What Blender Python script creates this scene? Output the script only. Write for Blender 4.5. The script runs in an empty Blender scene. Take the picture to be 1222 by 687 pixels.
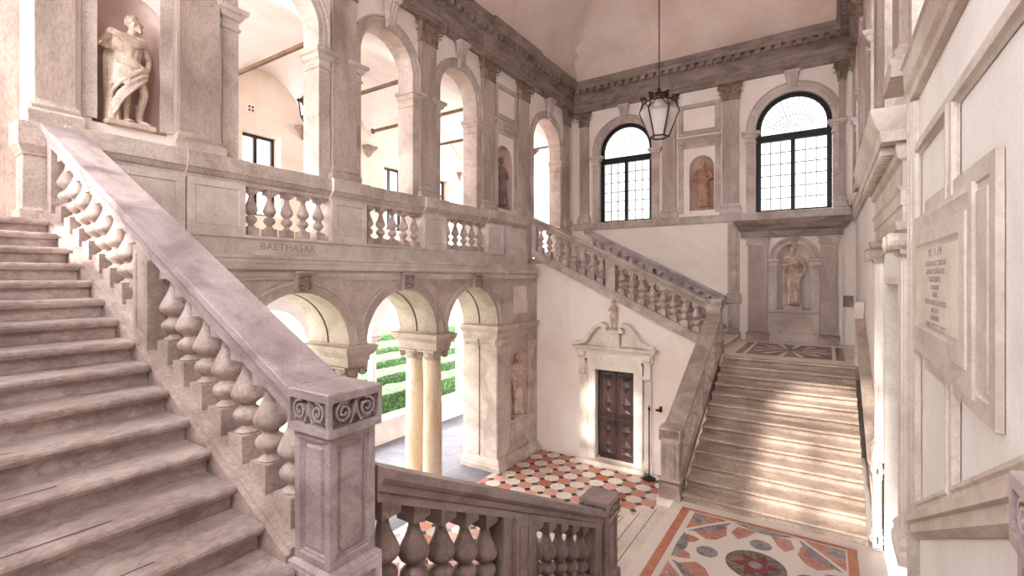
import bpy, bmesh, math, random
from mathutils import Vector, Matrix, noise
from mathutils.geometry import tessellate_polygon

S = bpy.context.scene
COL = S.collection
PI = math.pi
rnd = random.Random(7)
ORG = {}

# ------------------------------------------------------------------ materials
def lin(h):
    h = h.lstrip('#')
    o = []
    for i in (0, 2, 4):
        c = int(h[i:i + 2], 16) / 255.0
        o.append(c / 12.92 if c <= 0.04045 else ((c + 0.055) / 1.055) ** 2.4)
    return (o[0], o[1], o[2], 1.0)

def newmat(name):
    m = bpy.data.materials.new(name)
    m.use_nodes = True
    nt = m.node_tree
    b = nt.nodes['Principled BSDF']
    return m, nt, b

def N(nt, kind, **kw):
    n = nt.nodes.new(kind)
    for k, v in kw.items():
        setattr(n, k, v)
    return n

def ramp(nt, stops):
    r = nt.nodes.new('ShaderNodeValToRGB')
    el = r.color_ramp.elements
    el[0].position, el[0].color = stops[0]
    el[1].position, el[1].color = stops[-1]
    for p, c in stops[1:-1]:
        e = el.new(p)
        e.color = c
    return r

def stone(name, c1, c2, c3, scale=1.6, rough=0.5, vein=0.35, bump=0.15, stretch=(1, 1, 1), grain=38.0, grit=0.8):
    """weathered marble: two mottled tones, thin dark veins, stains of their own shape"""
    m, nt, b = newmat(name)
    L = nt.links
    geo = N(nt, 'ShaderNodeNewGeometry')
    mp = N(nt, 'ShaderNodeMapping')
    mp.inputs['Scale'].default_value = stretch
    L.new(geo.outputs['Position'], mp.inputs['Vector'])
    n1 = N(nt, 'ShaderNodeTexNoise')
    n1.inputs['Scale'].default_value = scale
    n1.inputs['Detail'].default_value = 7
    n1.inputs['Roughness'].default_value = 0.62
    n1.inputs['Distortion'].default_value = 0.6
    L.new(mp.outputs[0], n1.inputs['Vector'])
    r1 = ramp(nt, [(0.36, lin(c2)), (0.60, lin(c1))])
    L.new(n1.outputs['Fac'], r1.inputs[0])
    n2 = N(nt, 'ShaderNodeTexNoise')
    n2.inputs['Scale'].default_value = scale * 2.3
    n2.inputs['Detail'].default_value = 9
    n2.inputs['Distortion'].default_value = 1.6
    L.new(mp.outputs[0], n2.inputs['Vector'])
    r2 = ramp(nt, [(0.47, (0, 0, 0, 1)), (0.5, (1, 1, 1, 1)), (0.53, (0, 0, 0, 1))])
    L.new(n2.outputs['Fac'], r2.inputs[0])
    mu = N(nt, 'ShaderNodeMath', operation='MULTIPLY')
    mu.inputs[1].default_value = vein
    L.new(r2.outputs[0], mu.inputs[0])
    mx = N(nt, 'ShaderNodeMixRGB')
    mx.inputs[2].default_value = lin(c3)
    L.new(mu.outputs[0], mx.inputs[0])
    L.new(r1.outputs[0], mx.inputs[1])
    n3 = N(nt, 'ShaderNodeTexNoise')
    n3.inputs['Scale'].default_value = grain
    n3.inputs['Detail'].default_value = 5
    L.new(mp.outputs[0], n3.inputs['Vector'])
    r3 = ramp(nt, [(0.28, (0.70, 0.67, 0.66, 1)), (0.58, (1.0, 1.0, 1.0, 1))])
    L.new(n3.outputs['Fac'], r3.inputs[0])
    m2 = N(nt, 'ShaderNodeMixRGB', blend_type='MULTIPLY')
    m2.inputs[0].default_value = grit if rough < 0.7 else 0.22
    L.new(mx.outputs[0], m2.inputs[1])
    L.new(r3.outputs[0], m2.inputs[2])
    L.new(m2.outputs[0], b.inputs['Base Color'])
    b.inputs['Roughness'].default_value = rough
    bp = N(nt, 'ShaderNodeBump')
    bp.inputs['Strength'].default_value = bump
    bp.inputs['Distance'].default_value = 0.02
    ad = N(nt, 'ShaderNodeMath', operation='ADD')
    L.new(n2.outputs['Fac'], ad.inputs[0])
    L.new(n3.outputs['Fac'], ad.inputs[1])
    L.new(ad.outputs[0], bp.inputs['Height'])
    L.new(bp.outputs[0], b.inputs['Normal'])
    return m

def flat(name, c, rough=0.5, metal=0.0):
    m, nt, b = newmat(name)
    b.inputs['Base Color'].default_value = lin(c)
    b.inputs['Roughness'].default_value = rough
    b.inputs['Metallic'].default_value = metal
    return m

def daylight_pane(name, c, strength):
    """obscured window glass lit by the sky behind it"""
    m, nt, b = newmat(name)
    b.inputs['Base Color'].default_value = lin('#f4f6f8')
    b.inputs['Roughness'].default_value = 0.2
    b.inputs['Emission Color'].default_value = lin(c)
    b.inputs['Emission Strength'].default_value = strength
    return m

M = {}
M['stone'] = stone('Istrian stone, warm grey pink', '#d3c2b7', '#ab988c', '#7f6b60', 1.3, 0.55, 0.25, 0.12)
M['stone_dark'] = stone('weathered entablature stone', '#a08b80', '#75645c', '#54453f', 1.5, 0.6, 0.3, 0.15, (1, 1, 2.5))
M['stone_white'] = stone('pale portal stone', '#eee3d9', '#d6c6ba', '#ad9787', 1.2, 0.55, 0.2, 0.06, grit=0.35)
M['stone_shaft'] = stone('pilaster shaft stone', '#c6b1a5', '#9a867b', '#7a6760', 1.1, 0.5, 0.25, 0.1, (1, 1, 0.35))
M['rail'] = stone('hand rail stone, mauve grey', '#c0b0b0', '#998887', '#73636a', 2.4, 0.36, 0.22, 0.15, (0.8, 1.6, 1.6), 60)
M['balust'] = stone('baluster stone', '#cbb7ae', '#9f8b82', '#75635b', 2.2, 0.5, 0.25, 0.12)
M['tread'] = stone('step marble, pink grey', '#c6b5ad', '#9d8983', '#6f5a58', 2.2, 0.40, 0.32, 0.35, (1.1, 0.8, 1.3), 22)
M['tread_far'] = stone('step marble, warm', '#ccb8a8', '#a48f80', '#77635a', 1.8, 0.45, 0.25, 0.25, (0.9, 1.0, 1.3), 22)
M['statue'] = stone('statue stone', '#dcc6b6', '#b1957f', '#7d6353', 3.0, 0.6, 0.2, 0.1)
M['statue_red'] = stone('terracotta tinted statue stone', '#c4967a', '#98694f', '#6a4331', 3.0, 0.6, 0.2, 0.1)
M['statue_dark'] = stone('sooty statue stone', '#8d7468', '#6b554b', '#4c3b34', 3.0, 0.6, 0.2, 0.1)
M['plaster'] = stone('old plaster, cream pink', '#f6ebe2', '#ecdace', '#d9bba9', 0.55, 0.8, 0.10, 0.05)
M['plaster_white'] = stone('lime white plaster', '#f5efec', '#e8dfdb', '#d6c6bf', 0.6, 0.8, 0.08, 0.05)
M['ceiling'] = stone('vault plaster', '#e9d3c7', '#d9bfb2', '#bd9a8b', 0.45, 0.85, 0.12, 0.04)
M['loggia'] = stone('loggia plaster', '#eedfd0', '#e2cdb9', '#d4b9a2', 0.5, 0.85, 0.06, 0.03)
M['vault'] = stone('loggia vault plaster', '#ece6e2', '#ddd3ce', '#c9bbb4', 0.6, 0.85, 0.06, 0.04)
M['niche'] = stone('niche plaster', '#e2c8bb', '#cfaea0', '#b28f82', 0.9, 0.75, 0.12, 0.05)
M['cap'] = stone('capital stone', '#a58c78', '#7d6656', '#53433a', 5.0, 0.65, 0.25, 0.2)
M['rail_far'] = stone('hand rail stone, beige grey', '#bba99d', '#938177', '#6f5e57', 2.2, 0.45, 0.22, 0.12, (1, .7, 1), 50)
M['column'] = stone('column marble with rust stains', '#f2e4d2', '#dfc39d', '#b07f45', 1.2, 0.4, 0.3, 0.08, (2.2, 2.2, 0.45))
M['stone_mid'] = stone('pinkish wall stone', '#dccfc6', '#c0aea3', '#937f74', 1.2, 0.55, 0.2, 0.08, grit=0.4)
M['rail_shade'] = stone('browned rail stone', '#a08a84', '#77645f', '#57474a', 2.4, 0.4, 0.22, 0.15, (1.6, 0.8, 1.6), 60)  # rail stone toned down: the low balustrade's shade is put into its colour
M['balust_shade'] = stone('browned baluster stone', '#9d877f', '#75625b', '#57474a', 2.2, 0.45, 0.25, 0.12)  # baluster stone darkened likewise, shade painted into the colour
M['white'] = flat('inlay white marble', '#e9dcd2', 0.3)
M['iron'] = flat('black iron', '#0c0a0a', 0.45, 0.3)
M['bronze'] = flat('lantern metal', '#3a231a', 0.4, 0.7)
M['gap'] = flat('dark joint', '#4a3a38', 0.9)
M['letters'] = flat('incised letters', '#a4958e', 0.9)
M['letters_faint'] = flat('worn incised letters', '#9c8981', 0.9)
M['wood'] = stone('dark walnut', '#402a25', '#271816', '#120a09', 3.0, 0.4, 0.4, 0.2, (2, 2, 0.4))
M['beam'] = stone('brown tie rod', '#7d5f4a', '#5e4535', '#3d2c22', 3.0, 0.6, 0.2, 0.1)
M['pane'] = daylight_pane('leaded window glass', '#fbfaf8', 0.72)
M['pane_blue'] = daylight_pane('gallery window glass', '#f4f7ff', 1.5)
M['pane_side'] = daylight_pane('side window glass', '#eef3ff', 1.0)
M['slate_in'] = stone('grey breccia inlay', '#a39a9c', '#5c5358', '#f0e8e4', 7.0, 0.25, 0.75, 0.02)
M['pink_in'] = stone('pink breccia inlay', '#d59a88', '#b06d60', '#f0d8cc', 7.0, 0.25, 0.5, 0.02)
M['red_in'] = stone('red marble inlay', '#8d3b37', '#6b2a2a', '#c98d80', 6.0, 0.22, 0.3, 0.02)
M['olive_in'] = stone('grey green marble inlay', '#8a7f74', '#5d544e', '#c9bcae', 6.0, 0.22, 0.3, 0.02)
M['orange_in'] = stone('Verona red border', '#d08a6b', '#b96a50', '#e5b49a', 6.0, 0.3, 0.25, 0.02)
M['paving'] = stone('cloister paving', '#77737a', '#5b5860', '#45434b', 1.0, 0.7, 0.3, 0.1)
M['lawn'] = stone('garden gravel', '#8d9470', '#6f7a52', '#566040', 2.0, 0.9, 0.1, 0.2)

def hedge_mat():
    m, nt, b = newmat('box hedge leaves')
    L = nt.links
    geo = N(nt, 'ShaderNodeNewGeometry')
    n = N(nt, 'ShaderNodeTexNoise')
    n.inputs['Scale'].default_value = 9
    n.inputs['Detail'].default_value = 8
    L.new(geo.outputs['Position'], n.inputs['Vector'])
    r = ramp(nt, [(0.3, lin('#0c1a06')), (0.5, lin('#1e3a0e')), (0.7, lin('#4a7424'))])
    L.new(n.outputs['Fac'], r.inputs[0])
    L.new(r.outputs[0], b.inputs['Base Color'])
    b.inputs['Roughness'].default_value = 0.8
    bp = N(nt, 'ShaderNodeBump')
    bp.inputs['Strength'].default_value = 0.8
    bp.inputs['Distance'].default_value = 0.06
    L.new(n.outputs['Fac'], bp.inputs['Height'])
    L.new(bp.outputs[0], b.inputs['Normal'])
    return m
M['hedge'] = hedge_mat()

def glass_mat():
    m = bpy.data.materials.new('lantern glass, dusty')
    m.use_nodes = True
    nt = m.node_tree
    nt.nodes.clear()
    o = N(nt, 'ShaderNodeOutputMaterial')
    mix = N(nt, 'ShaderNodeMixShader')
    t = N(nt, 'ShaderNodeBsdfTransparent')
    d = N(nt, 'ShaderNodeBsdfDiffuse')
    d.inputs[0].default_value = lin('#f2e8e4')
    mix.inputs[0].default_value = 0.32
    nt.links.new(t.outputs[0], mix.inputs[1])
    nt.links.new(d.outputs[0], mix.inputs[2])
    nt.links.new(mix.outputs[0], o.inputs[0])
    return m
M['glass'] = glass_mat()

# ------------------------------------------------------------------ mesh builder
class W:                                   # wall frames: (along, out, up) -> world
    @staticmethod
    def left(x0):  return lambda u, d, w: (x0 + d, u, w)
    @staticmethod
    def back(y0):  return lambda u, d, w: (u, y0 - d, w)
    @staticmethod
    def right(x0): return lambda u, d, w: (x0 - d, u, w)
    @staticmethod
    def front(y0): return lambda u, d, w: (u, y0 + d, w)
IDENT = lambda u, d, w: (u, d, w)

class MB:
    def __init__(self, fn=IDENT):
        self.v, self.f, self.m, self.fn, self.cur = [], [], [], fn, 0
    def add(self, vs, fs):
        b = len(self.v)
        self.v += [self.fn(*p) for p in vs]
        for f in fs:
            self.f.append([b + i for i in f])
            self.m.append(self.cur)
        return self
    def loft(self, rings, close=True, cap0=True, cap1=True):
        n = len(rings[0])
        vs = [p for r in rings for p in r]
        fs = []
        for i in range(len(rings) - 1):
            for j in range(n if close else n - 1):
                k = (j + 1) % n
                fs.append((i * n + j, i * n + k, (i + 1) * n + k, (i + 1) * n + j))
        if cap0: fs.append(tuple(range(n - 1, -1, -1)))
        if cap1: fs.append(tuple((len(rings) - 1) * n + j for j in range(n)))
        return self.add(vs, fs)
    def box(self, u0, u1, d0, d1, w0, w1, sh=0.0, ref=0.0):
        r = [[(u, d, w + sh * (u - ref)) for u, d in ((u0, d0), (u1, d0), (u1, d1), (u0, d1))] for w in (w0, w1)]
        return self.loft(r)
    def rect(self, u0, u1, d0, d1, prof, eu=1, ed0=0, ed1=1):
        """stack of moulded courses round a rectangular plan; prof = (offset, w)"""
        return self.loft([[(u0 - o * eu, d0 - o * ed0, w), (u1 + o * eu, d0 - o * ed0, w), (u1 + o * eu, d1 + o * ed1, w), (u0 - o * eu, d1 + o * ed1, w)] for o, w in prof])
    def sweep_u(self, poly, u0, u1, sh=0.0, ref=0.0, n=1):
        """profile poly (d, w) drawn along u, sheared by sh"""
        r = []
        for i in range(n + 1):
            u = u0 + (u1 - u0) * i / n
            r.append([(u, d, w + sh * (u - ref)) for d, w in poly])
        return self.loft(r)
    def prism(self, poly, d0, d1):
        """polygon (u, w) given thickness d0..d1 (concave allowed)"""
        return self.holes(poly, [], d0, d1)
    def holes(self, outer, holes, d0, d1, back=True):
        loops = [outer] + holes
        tris = tessellate_polygon([[Vector((u, w, 0)) for u, w in lp] for lp in loops])
        pts = [p for lp in loops for p in lp]
        n = len(pts)
        vs = [(u, d1, w) for u, w in pts] + [(u, d0, w) for u, w in pts]
        fs = [tuple(t) for t in tris]
        if back: fs += [tuple(n + i for i in reversed(t)) for t in tris]
        o = 0
        for lp in loops:
            k = len(lp)
            for i in range(k):
                j = (i + 1) % k
                fs.append((o + i, o + j, n + o + j, n + o + i))
            o += k
        return self.add(vs, fs)
    def lathe(self, c, prof, n=20, a0=0.0, a1=2 * PI, sx=1.0, sy=1.0):
        full = abs(a1 - a0 - 2 * PI) < 1e-6
        k = n if full else n + 1
        r = [[(c[0] + sx * rr * math.cos(a0 + (a1 - a0) * i / n), c[1] + sy * rr * math.sin(a0 + (a1 - a0) * i / n), c[2] + w) for i in range(k)] for rr, w in prof]
        return self.loft(r, close=full)
    def arch(self, uc, wc, prof, a0=0.0, a1=PI, n=28, legs=None):
        """profile (radius, d) carried round an arch, and down straight legs to w = legs"""
        r = []
        if legs is not None: r.append([(uc + rr, d, legs) for rr, d in prof])
        for i in range(n + 1):
            a = a0 + (a1 - a0) * i / n
            r.append([(uc + rr * math.cos(a), d, wc + rr * math.sin(a)) for rr, d in prof])
        if legs is not None: r.append([(uc - rr, d, legs) for rr, d in prof])
        return self.loft(r)
    def panel(self, u0, u1, w0, w1, prof, fill=True, sh=0.0):
        """moulded frame; prof = (inset, d) from the outside in"""
        r = [[(u, d, w + sh * (u - u0)) for u, w in ((u0 + i, w0 + i), (u1 - i, w0 + i), (u1 - i, w1 - i), (u0 + i, w1 - i))] for i, d in prof]
        return self.loft(r, cap0=False, cap1=fill)
    def tube(self, pts, r, n=8, taper=None):
        pts = [Vector(p) for p in pts]
        rings = []
        up = Vector((0.12, 0.07, 1.0)).normalized()
        for i, p in enumerate(pts):
            t = (pts[min(i + 1, len(pts) - 1)] - pts[max(i - 1, 0)]).normalized()
            a = t.cross(up)
            if a.length < 1e-3: a = t.cross(Vector((1, 0, 0)))
            a.normalize()
            b = t.cross(a)
            rr = r[i] if isinstance(r, (list, tuple)) else r
            rings.append([tuple(p + a * rr * math.cos(2 * PI * j / n) + b * rr * math.sin(2 * PI * j / n)) for j in range(n)])
        return self.loft(rings)
    def ribbon(self, path, wd, d0, d1):
        """flat band in the (u, w) plane with rectangular section; wd may vary"""
        rings = []
        for i, (u, w) in enumerate(path):
            a = path[max(i - 1, 0)]
            b = path[min(i + 1, len(path) - 1)]
            tu, tw = b[0] - a[0], b[1] - a[1]
            l = math.hypot(tu, tw) or 1
            nu, nw = -tw / l, tu / l
            h = (wd[i] if isinstance(wd, list) else wd) / 2
            rings.append([(u + nu * h, d0, w + nw * h), (u + nu * h * .8, d1, w + nw * h * .8), (u - nu * h * .8, d1, w - nw * h * .8), (u - nu * h, d0, w - nw * h)])
        return self.loft(rings)
    def ball(self, c, r, n=12, m=8):
        rx, ry, rz = r if isinstance(r, (list, tuple)) else (r, r, r)
        rings = []
        for i in range(m + 1):
            t = -PI / 2 + PI * i / m
            k = max(math.cos(t), 0.02)
            rings.append([(c[0] + rx * k * math.cos(2 * PI * j / n), c[1] + ry * k * math.sin(2 * PI * j / n), c[2] + rz * math.sin(t)) for j in range(n)])
        return self.loft(rings)
    def mesh(self, name, mats, org=(0, 0, 0), smooth=0.6, bevel=0.0):
        bm = bmesh.new()
        o = Vector(org)
        vs = [bm.verts.new(Vector(p) - o) for p in self.v]
        for f, mi in zip(self.f, self.m):
            try:
                fc = bm.faces.new([vs[i] for i in f])
                fc.material_index = mi
            except ValueError:
                pass
        bmesh.ops.remove_doubles(bm, verts=bm.verts, dist=1e-5)
        bmesh.ops.dissolve_degenerate(bm, edges=bm.edges, dist=1e-6)
        bmesh.ops.recalc_face_normals(bm, faces=bm.faces)
        if bevel > 0:
            es = [e for e in bm.edges if len(e.link_faces) == 2 and e.calc_face_angle(0) > 0.6]
            bmesh.ops.bevel(bm, geom=es, offset=bevel, segments=2, affect='EDGES', clamp_overlap=True)
        me = bpy.data.meshes.new(name)
        bm.to_mesh(me)
        bm.free()
        for mt in (mats if isinstance(mats, (list, tuple)) else [mats]):
            me.materials.append(M[mt] if isinstance(mt, str) else mt)
        if smooth:
            me.shade_smooth()
            me.set_sharp_from_angle(angle=smooth)
        return me
    def build(self, name, mats, parent=None, smooth=0.6, bevel=0.0):
        org = ORG.get(parent.name, Vector((0, 0, 0))) if parent else Vector((0, 0, 0))
        me = self.mesh(name, mats, org, smooth, bevel)
        return link(name, me, parent)

def link(name, me, parent=None, loc=None, rotz=0.0):
    o = bpy.data.objects.new(name, me)
    COL.objects.link(o)
    if parent:
        o.parent = parent
        ORG[o.name] = ORG.get(parent.name, Vector((0, 0, 0)))
    if loc is not None:
        b = ORG.get(parent.name, Vector((0, 0, 0))) if parent else Vector((0, 0, 0))
        o.location = Vector(loc) - b
    if rotz: o.rotation_euler = (0, 0, rotz)
    return o

def tag(o, label, cat, group=None, kind=None):
    o['label'], o['category'] = label, cat
    if group: o['group'] = group
    if kind: o['kind'] = kind
    return o

def thing(name, label, cat, loc, group=None, kind='thing'):
    o = bpy.data.objects.new(name, None)
    o.empty_display_size = 0.1
    COL.objects.link(o)
    o.location = loc
    ORG[o.name] = Vector(loc)
    return tag(o, label, cat, group, kind)

def struct(o):
    o['kind'] = 'structure'
    return o

def sroot(name, loc=(0, 0, 0)):
    o = bpy.data.objects.new(name, None)
    COL.objects.link(o)
    o.location = loc
    ORG[o.name] = Vector(loc)
    o['kind'] = 'structure'
    return o

def dup(root, loc, label=None, rotz=None):
    """a copy of a thing with copies of its parts and sub-parts"""
    r = root.copy()
    COL.objects.link(r)
    r.location = loc
    if rotz is not None: r.rotation_euler = (0, 0, rotz)
    ORG[r.name] = Vector(loc)
    if label: r['label'] = label
    for ch in list(root.children):
        c = ch.copy()
        COL.objects.link(c)
        c.parent = r
        for g in list(ch.children):
            d = g.copy()
            COL.objects.link(d)
            d.parent = c
    return r

def arcpts(uc, wc, r, a0=0.0, a1=PI, n=24):
    return [(uc + r * math.cos(a0 + (a1 - a0) * i / n), wc + r * math.sin(a0 + (a1 - a0) * i / n)) for i in range(n + 1)]

def arch_hole(uc, r, zs, wb):
    return [(uc + r, wb)] + arcpts(uc, zs, r) + [(uc - r, wb)]

def wall_openings(mb, u0, u1, w0, w1, ops, d0, d1):
    """wall slab with arched openings: ops = (centre, radius, spring, bottom)"""
    outer, holes = [(u0, w0)], []
    for uc, r, zs, wb in sorted(ops):
        if wb <= w0 + 1e-6:
            outer += [(uc - r, w0)] + list(reversed(arcpts(uc, zs, r))) + [(uc + r, w0)]
        else:
            holes.append(arch_hole(uc, r, zs, wb))
    outer += [(u1, w0), (u1, w1), (u0, w1)]
    mb.holes(outer, holes, d0, d1)

def niche_shell(mb, uc, r, zs, wb, dep, n=16):
    """half round niche with a quarter sphere head and a floor, open to the front (front at d = 0)"""
    k = dep / r
    def ring(w, rr=r):
        return [(uc + rr * math.cos(PI * i / n), -k * rr * math.sin(PI * i / n), w) for i in range(n + 1)]
    rings = [ring(wb), ring(zs)]
    for j in range(1, 8):
        a = PI / 2 * j / 8
        rings.append(ring(zs + r * math.sin(a), r * math.cos(a)))
    rings.append(ring(zs + r * 0.9999, r * 0.01))
    mb.loft(rings, close=False, cap0=False, cap1=False)
    mb.add(ring(wb), [tuple(range(n + 1))])

# ------------------------------------------------------------------ ornaments
def spiral(uc, wc, r0, r1, turns, a_start, sgn, n=30):
    p = []
    for i in range(n + 1):
        t = i / n
        a = a_start + sgn * 2 * PI * turns * t
        r = r0 + (r1 - r0) * t
        p.append((uc + r * math.cos(a), wc + r * math.sin(a)))
    return p

def scroll_relief(mb, u0, u1, w0, w1, d0, d1):
    """two facing volutes with a lily between them"""
    uc, wd, h = (u0 + u1) / 2, (u1 - u0), (w1 - w0)
    for s in (-1, 1):
        c = (uc + s * wd * 0.27, w0 + h * 0.56)
        sp = spiral(c[0], c[1], 0.07 * h, 0.43 * h, 1.8, 0.0 if s < 0 else PI, -1 if s < 0 else 1)
        wdt = [0.07 * h + 0.055 * h * min(1, i / 18) for i in range(len(sp))]
        a = sp[-1]
        tail = []
        for i in range(1, 8):
            t = i / 7
            tail.append((a[0] + (uc + s * wd * 0.07 - a[0]) * t, a[1] + (w0 + 0.03 * h - a[1]) * (t ** 0.8)))
        mb.ribbon(sp, wdt, d0, d1)
    for s in (-1, 1):
        path = [(uc + s * wd * (0.03 + 0.10 * t * t), w0 + 0.05 * h + h * 0.70 * (1 - t)) for t in [i / 8 for i in range(9)]]
        mb.ribbon(path, 0.09 * h, d0, d1)
    mb.ribbon([(uc, w0 + 0.35 * h), (uc, w0 + 0.6 * h), (uc, w0 + 0.8 * h), (uc, w0 + 0.95 * h)], [0.05 * h, 0.13 * h, 0.16 * h, 0.02 * h], d0, d1)

def leaf(mb, base, out, up, side, w, h, curl):
    """one acanthus leaf: a cupped strip that curls forward at its tip"""
    base, out, up, side = Vector(base), Vector(out), Vector(up), Vector(side)
    rings = []
    for i in range(7):
        t = i / 6
        ang = t * 2.4
        if t < 0.65:
            p = base + up * (h * t / 0.65 * 0.85) + out * (0.012 + 0.02 * t)
        else:
            k = (t - 0.65) / 0.35
            p = base + up * (h * (0.85 + 0.15 * math.sin(k * PI * 0.75))) + out * (0.025 + curl * (1 - math.cos(k * PI * 0.6)))
        ww = w * (0.55 + 0.45 * math.sin(min(1, t * 1.4) * PI * 0.6)) * (1 if t < 0.8 else 0.6) * (1 + 0.16 * (i % 2))
        th = 0.012
        rings.append([tuple(p - side * ww / 2), tuple(p + out * (th * 1.6)), tuple(p + side * ww / 2), tuple(p - out * th)])
    mb.loft(rings)

def corinth(mb, u0, u1, d0, d1, w0, w1):
    """pilaster capital: flaring bell, two rows of curling leaves, corner volutes, abacus"""
    h = w1 - w0
    uc, hw, dp = (u0 + u1) / 2, (u1 - u0) / 2, d1 - d0
    mb.rect(u0, u1, d0, d1, [(0.0, w0 - 0.02), (0.03, w0 - 0.015), (0.03, w0 + 0.018), (-0.015, w0 + 0.022), (-0.02, w0 + 0.45 * h), (0.0, w0 + 0.7 * h), (0.03, w0 + 0.86 * h)])
    mb.rect(u0, u1, d0, d1, [(0.05, w0 + 0.865 * h), (0.11, w0 + 0.89 * h), (0.09, w0 + 0.94 * h), (0.12, w0 + 0.95 * h), (0.12, w1 - 0.005)])
    up = (0, 0, 1)
    nl = 3
    for row, (b, lh, cl) in enumerate(((0.04, 0.40, 0.075), (0.24, 0.50, 0.095))):
        k = nl if row == 0 else nl - 1
        for i in range(k):
            cu = uc + (i - (k - 1) / 2) * (2 * hw / nl)
            leaf(mb, (cu, d1 + 0.0, w0 + b * h), (0, 1, 0), up, (1, 0, 0), 2 * hw / nl * 0.86, lh * h, cl)
        for s in (-1, 1):
            leaf(mb, (uc + s * hw, d1 - dp * 0.5, w0 + b * h), (s, 0, 0), up, (0, 1, 0), max(dp * 0.9, 0.06), lh * h, cl)
            leaf(mb, (uc + s * (hw + .0), d1, w0 + b * h), (s * .7, .7, 0), up, (.7, -s * .7, 0), 0.10, lh * h, cl)
    for s in (-1, 1):
        c = Vector((uc + s * (hw + 0.055), d1 + 0.055, w0 + 0.74 * h))
        o = Vector((s * .707, .707, 0))
        path = []
        for i in range(15):
            t = i / 14
            a = -0.4 + t * 2 * PI * 1.25
            r = 0.095 * h / 0.45 * (1 - 0.72 * t)
            path.append(tuple(c + o * (r * math.cos(a + PI)) + Vector((0, 0, r * math.sin(a + PI)))))
        mb.tube(path, [0.032 - 0.01 * i / 14 for i in range(15)], 6)
        mb.tube([(uc + s * hw * .30, d1 + .01, w0 + .45 * h), (uc + s * hw * .6, d1 + .035, w0 + .66 * h), (uc + s * hw * 1.0, d1 + .06, w0 + .84 * h)], 0.022, 6)
        mb.tube(spiral3(uc + s * hw * .2, d1 + .05, w0 + .72 * h, .055, s), 0.016, 6)
    mb.ball((uc, d1 + 0.10, w0 + 0.92 * h), (0.06, 0.04, 0.05), 8, 6)

def spiral3(u, d, w, r0, s):
    return [(u + s * r0 * (1 - .7 * k / 10) * math.cos(k * .8), d, w + r0 * (1 - .7 * k / 10) * math.sin(k * .8)) for k in range(11)]

def baluster_mesh(name, mat, hb, slope_u=0.0, slope_d=0.0, sc=1.0):
    """double bulb baluster, total height hb, blocks cut along the stair slope"""
    mb = MB()
    a = 0.09 * sc
    lo, hi = 0.135, hb - 0.085
    def block(w0, w1, s0, s1, a):
        r = []
        for w, s in ((w0, s0), (w1, s1)):
            r.append([(u, d, w + s * (slope_u * u + slope_d * d)) for u, d in ((-a, -a), (a, -a), (a, a), (-a, a))])
        mb.loft(r)
    block(-0.02, lo, 1, 0, a)
    block(hi, hb + 0.03, 0, 1, a * 0.88)
    H = hi - lo
    p = [(0.072, 0.0), (0.078, 0.015), (0.07, 0.035), (0.05, 0.055), (0.04, 0.09), (0.052, 0.125), (0.082, 0.175), (0.094, 0.225), (0.092, 0.27), (0.076, 0.315),
         (0.05, 0.355), (0.043, 0.375), (0.05, 0.385), (0.05, 0.40), (0.064, 0.42), (0.092, 0.465), (0.105, 0.52), (0.102, 0.565), (0.088, 0.635), (0.066, 0.725), (0.046, 0.82), (0.037, 0.90), (0.04, 0.945), (0.056, 0.965), (0.058, 1.0)]
    mb.lathe((0, 0, lo), [(r * sc, w * H) for r, w in p], 20)
    return mb.mesh(name, mat, smooth=0.9)
# ------------------------------------------------------------------ levels and planes
ZI, ZL, ZG = 1.4, 3.4, 5.9            # inlaid floor, landings, gallery floor (the octagon floor is 0)
LU, LL, BK, RT, DW = W.left(-8.1), W.left(-7.55), W.back(16.6), W.right(0.68), W.back(13.0)
UP = [(4.93, .75, 10.0), (7.41, .75, 10.0), (9.86, .75, 10.0), (14.65, .95, 9.8)]
RAILP = [(0.0, 6.76), (0.30, 6.76), (0.31, 6.82), (0.34, 6.84), (0.38, 6.90), (0.40, 6.91), (0.40, 7.13), (0.39, 7.14), (0.0, 7.14)]

# ------------------------------------------------------------------ upper arcade wall with niches
mb = MB(LU)
wall_openings(mb, 1.72, 16.6, 7.12, 12.3, [(c, r, z, 7.12) for c, r, z in UP] + [(2.74, .43, 8.8, 7.36), (12.0, .43, 8.8, 7.36)], -0.45, 0.0)
wl = struct(mb.build('wall_left', 'plaster', smooth=0.3))
for c in (2.74, 12.0):
    mb = MB(LU); niche_shell(mb, c, .43, 8.8, 7.36, .42); mb.build('niche', 'niche', wl)
# wall behind the first pilaster (towards the stair head) and dado beside the stair heads
mb = MB(LU); mb.box(-1.8, 1.73, -0.9, -0.46, 5.65, 12.3); struct(mb.build('wall_left_end', 'stone_shaft', smooth=0))
mb = MB(LU)
mb.box(12.80, 13.68, -0.45, 0.0, 5.65, 7.11)
mb.box(15.62, 16.6, -0.45, 0.0, 5.65, 7.11)
struct(mb.build('wall_left_dado', 'stone', smooth=0))

# lower arcade wall
arches_lo = [(4.94, 1.01), (7.38, 1.01), (9.82, 1.03)]
out = [(1.8, 0), (3.93, 0), (3.93, 4.03)] + list(reversed(arcpts(4.94, 4.03, 1.01))) + list(reversed(arcpts(7.38, 4.03, 1.01))) + list(reversed(arcpts(9.82, 4.03, 1.03))) + [(10.86, 4.0), (10.86, 0), (12.995, 0), (12.995, 5.44), (1.8, 5.44)]
mb = MB(LL)
mb.holes(out, [arch_hole(11.95, .40, 2.86, 1.22)], -1.2, 0.0)
wlo = struct(mb.build('wall_left_lower', 'stone', smooth=0.3))
mb = MB(LL); niche_shell(mb, 11.95, .40, 2.86, 1.22, .32); mb.build('niche', 'niche', wlo)

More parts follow.
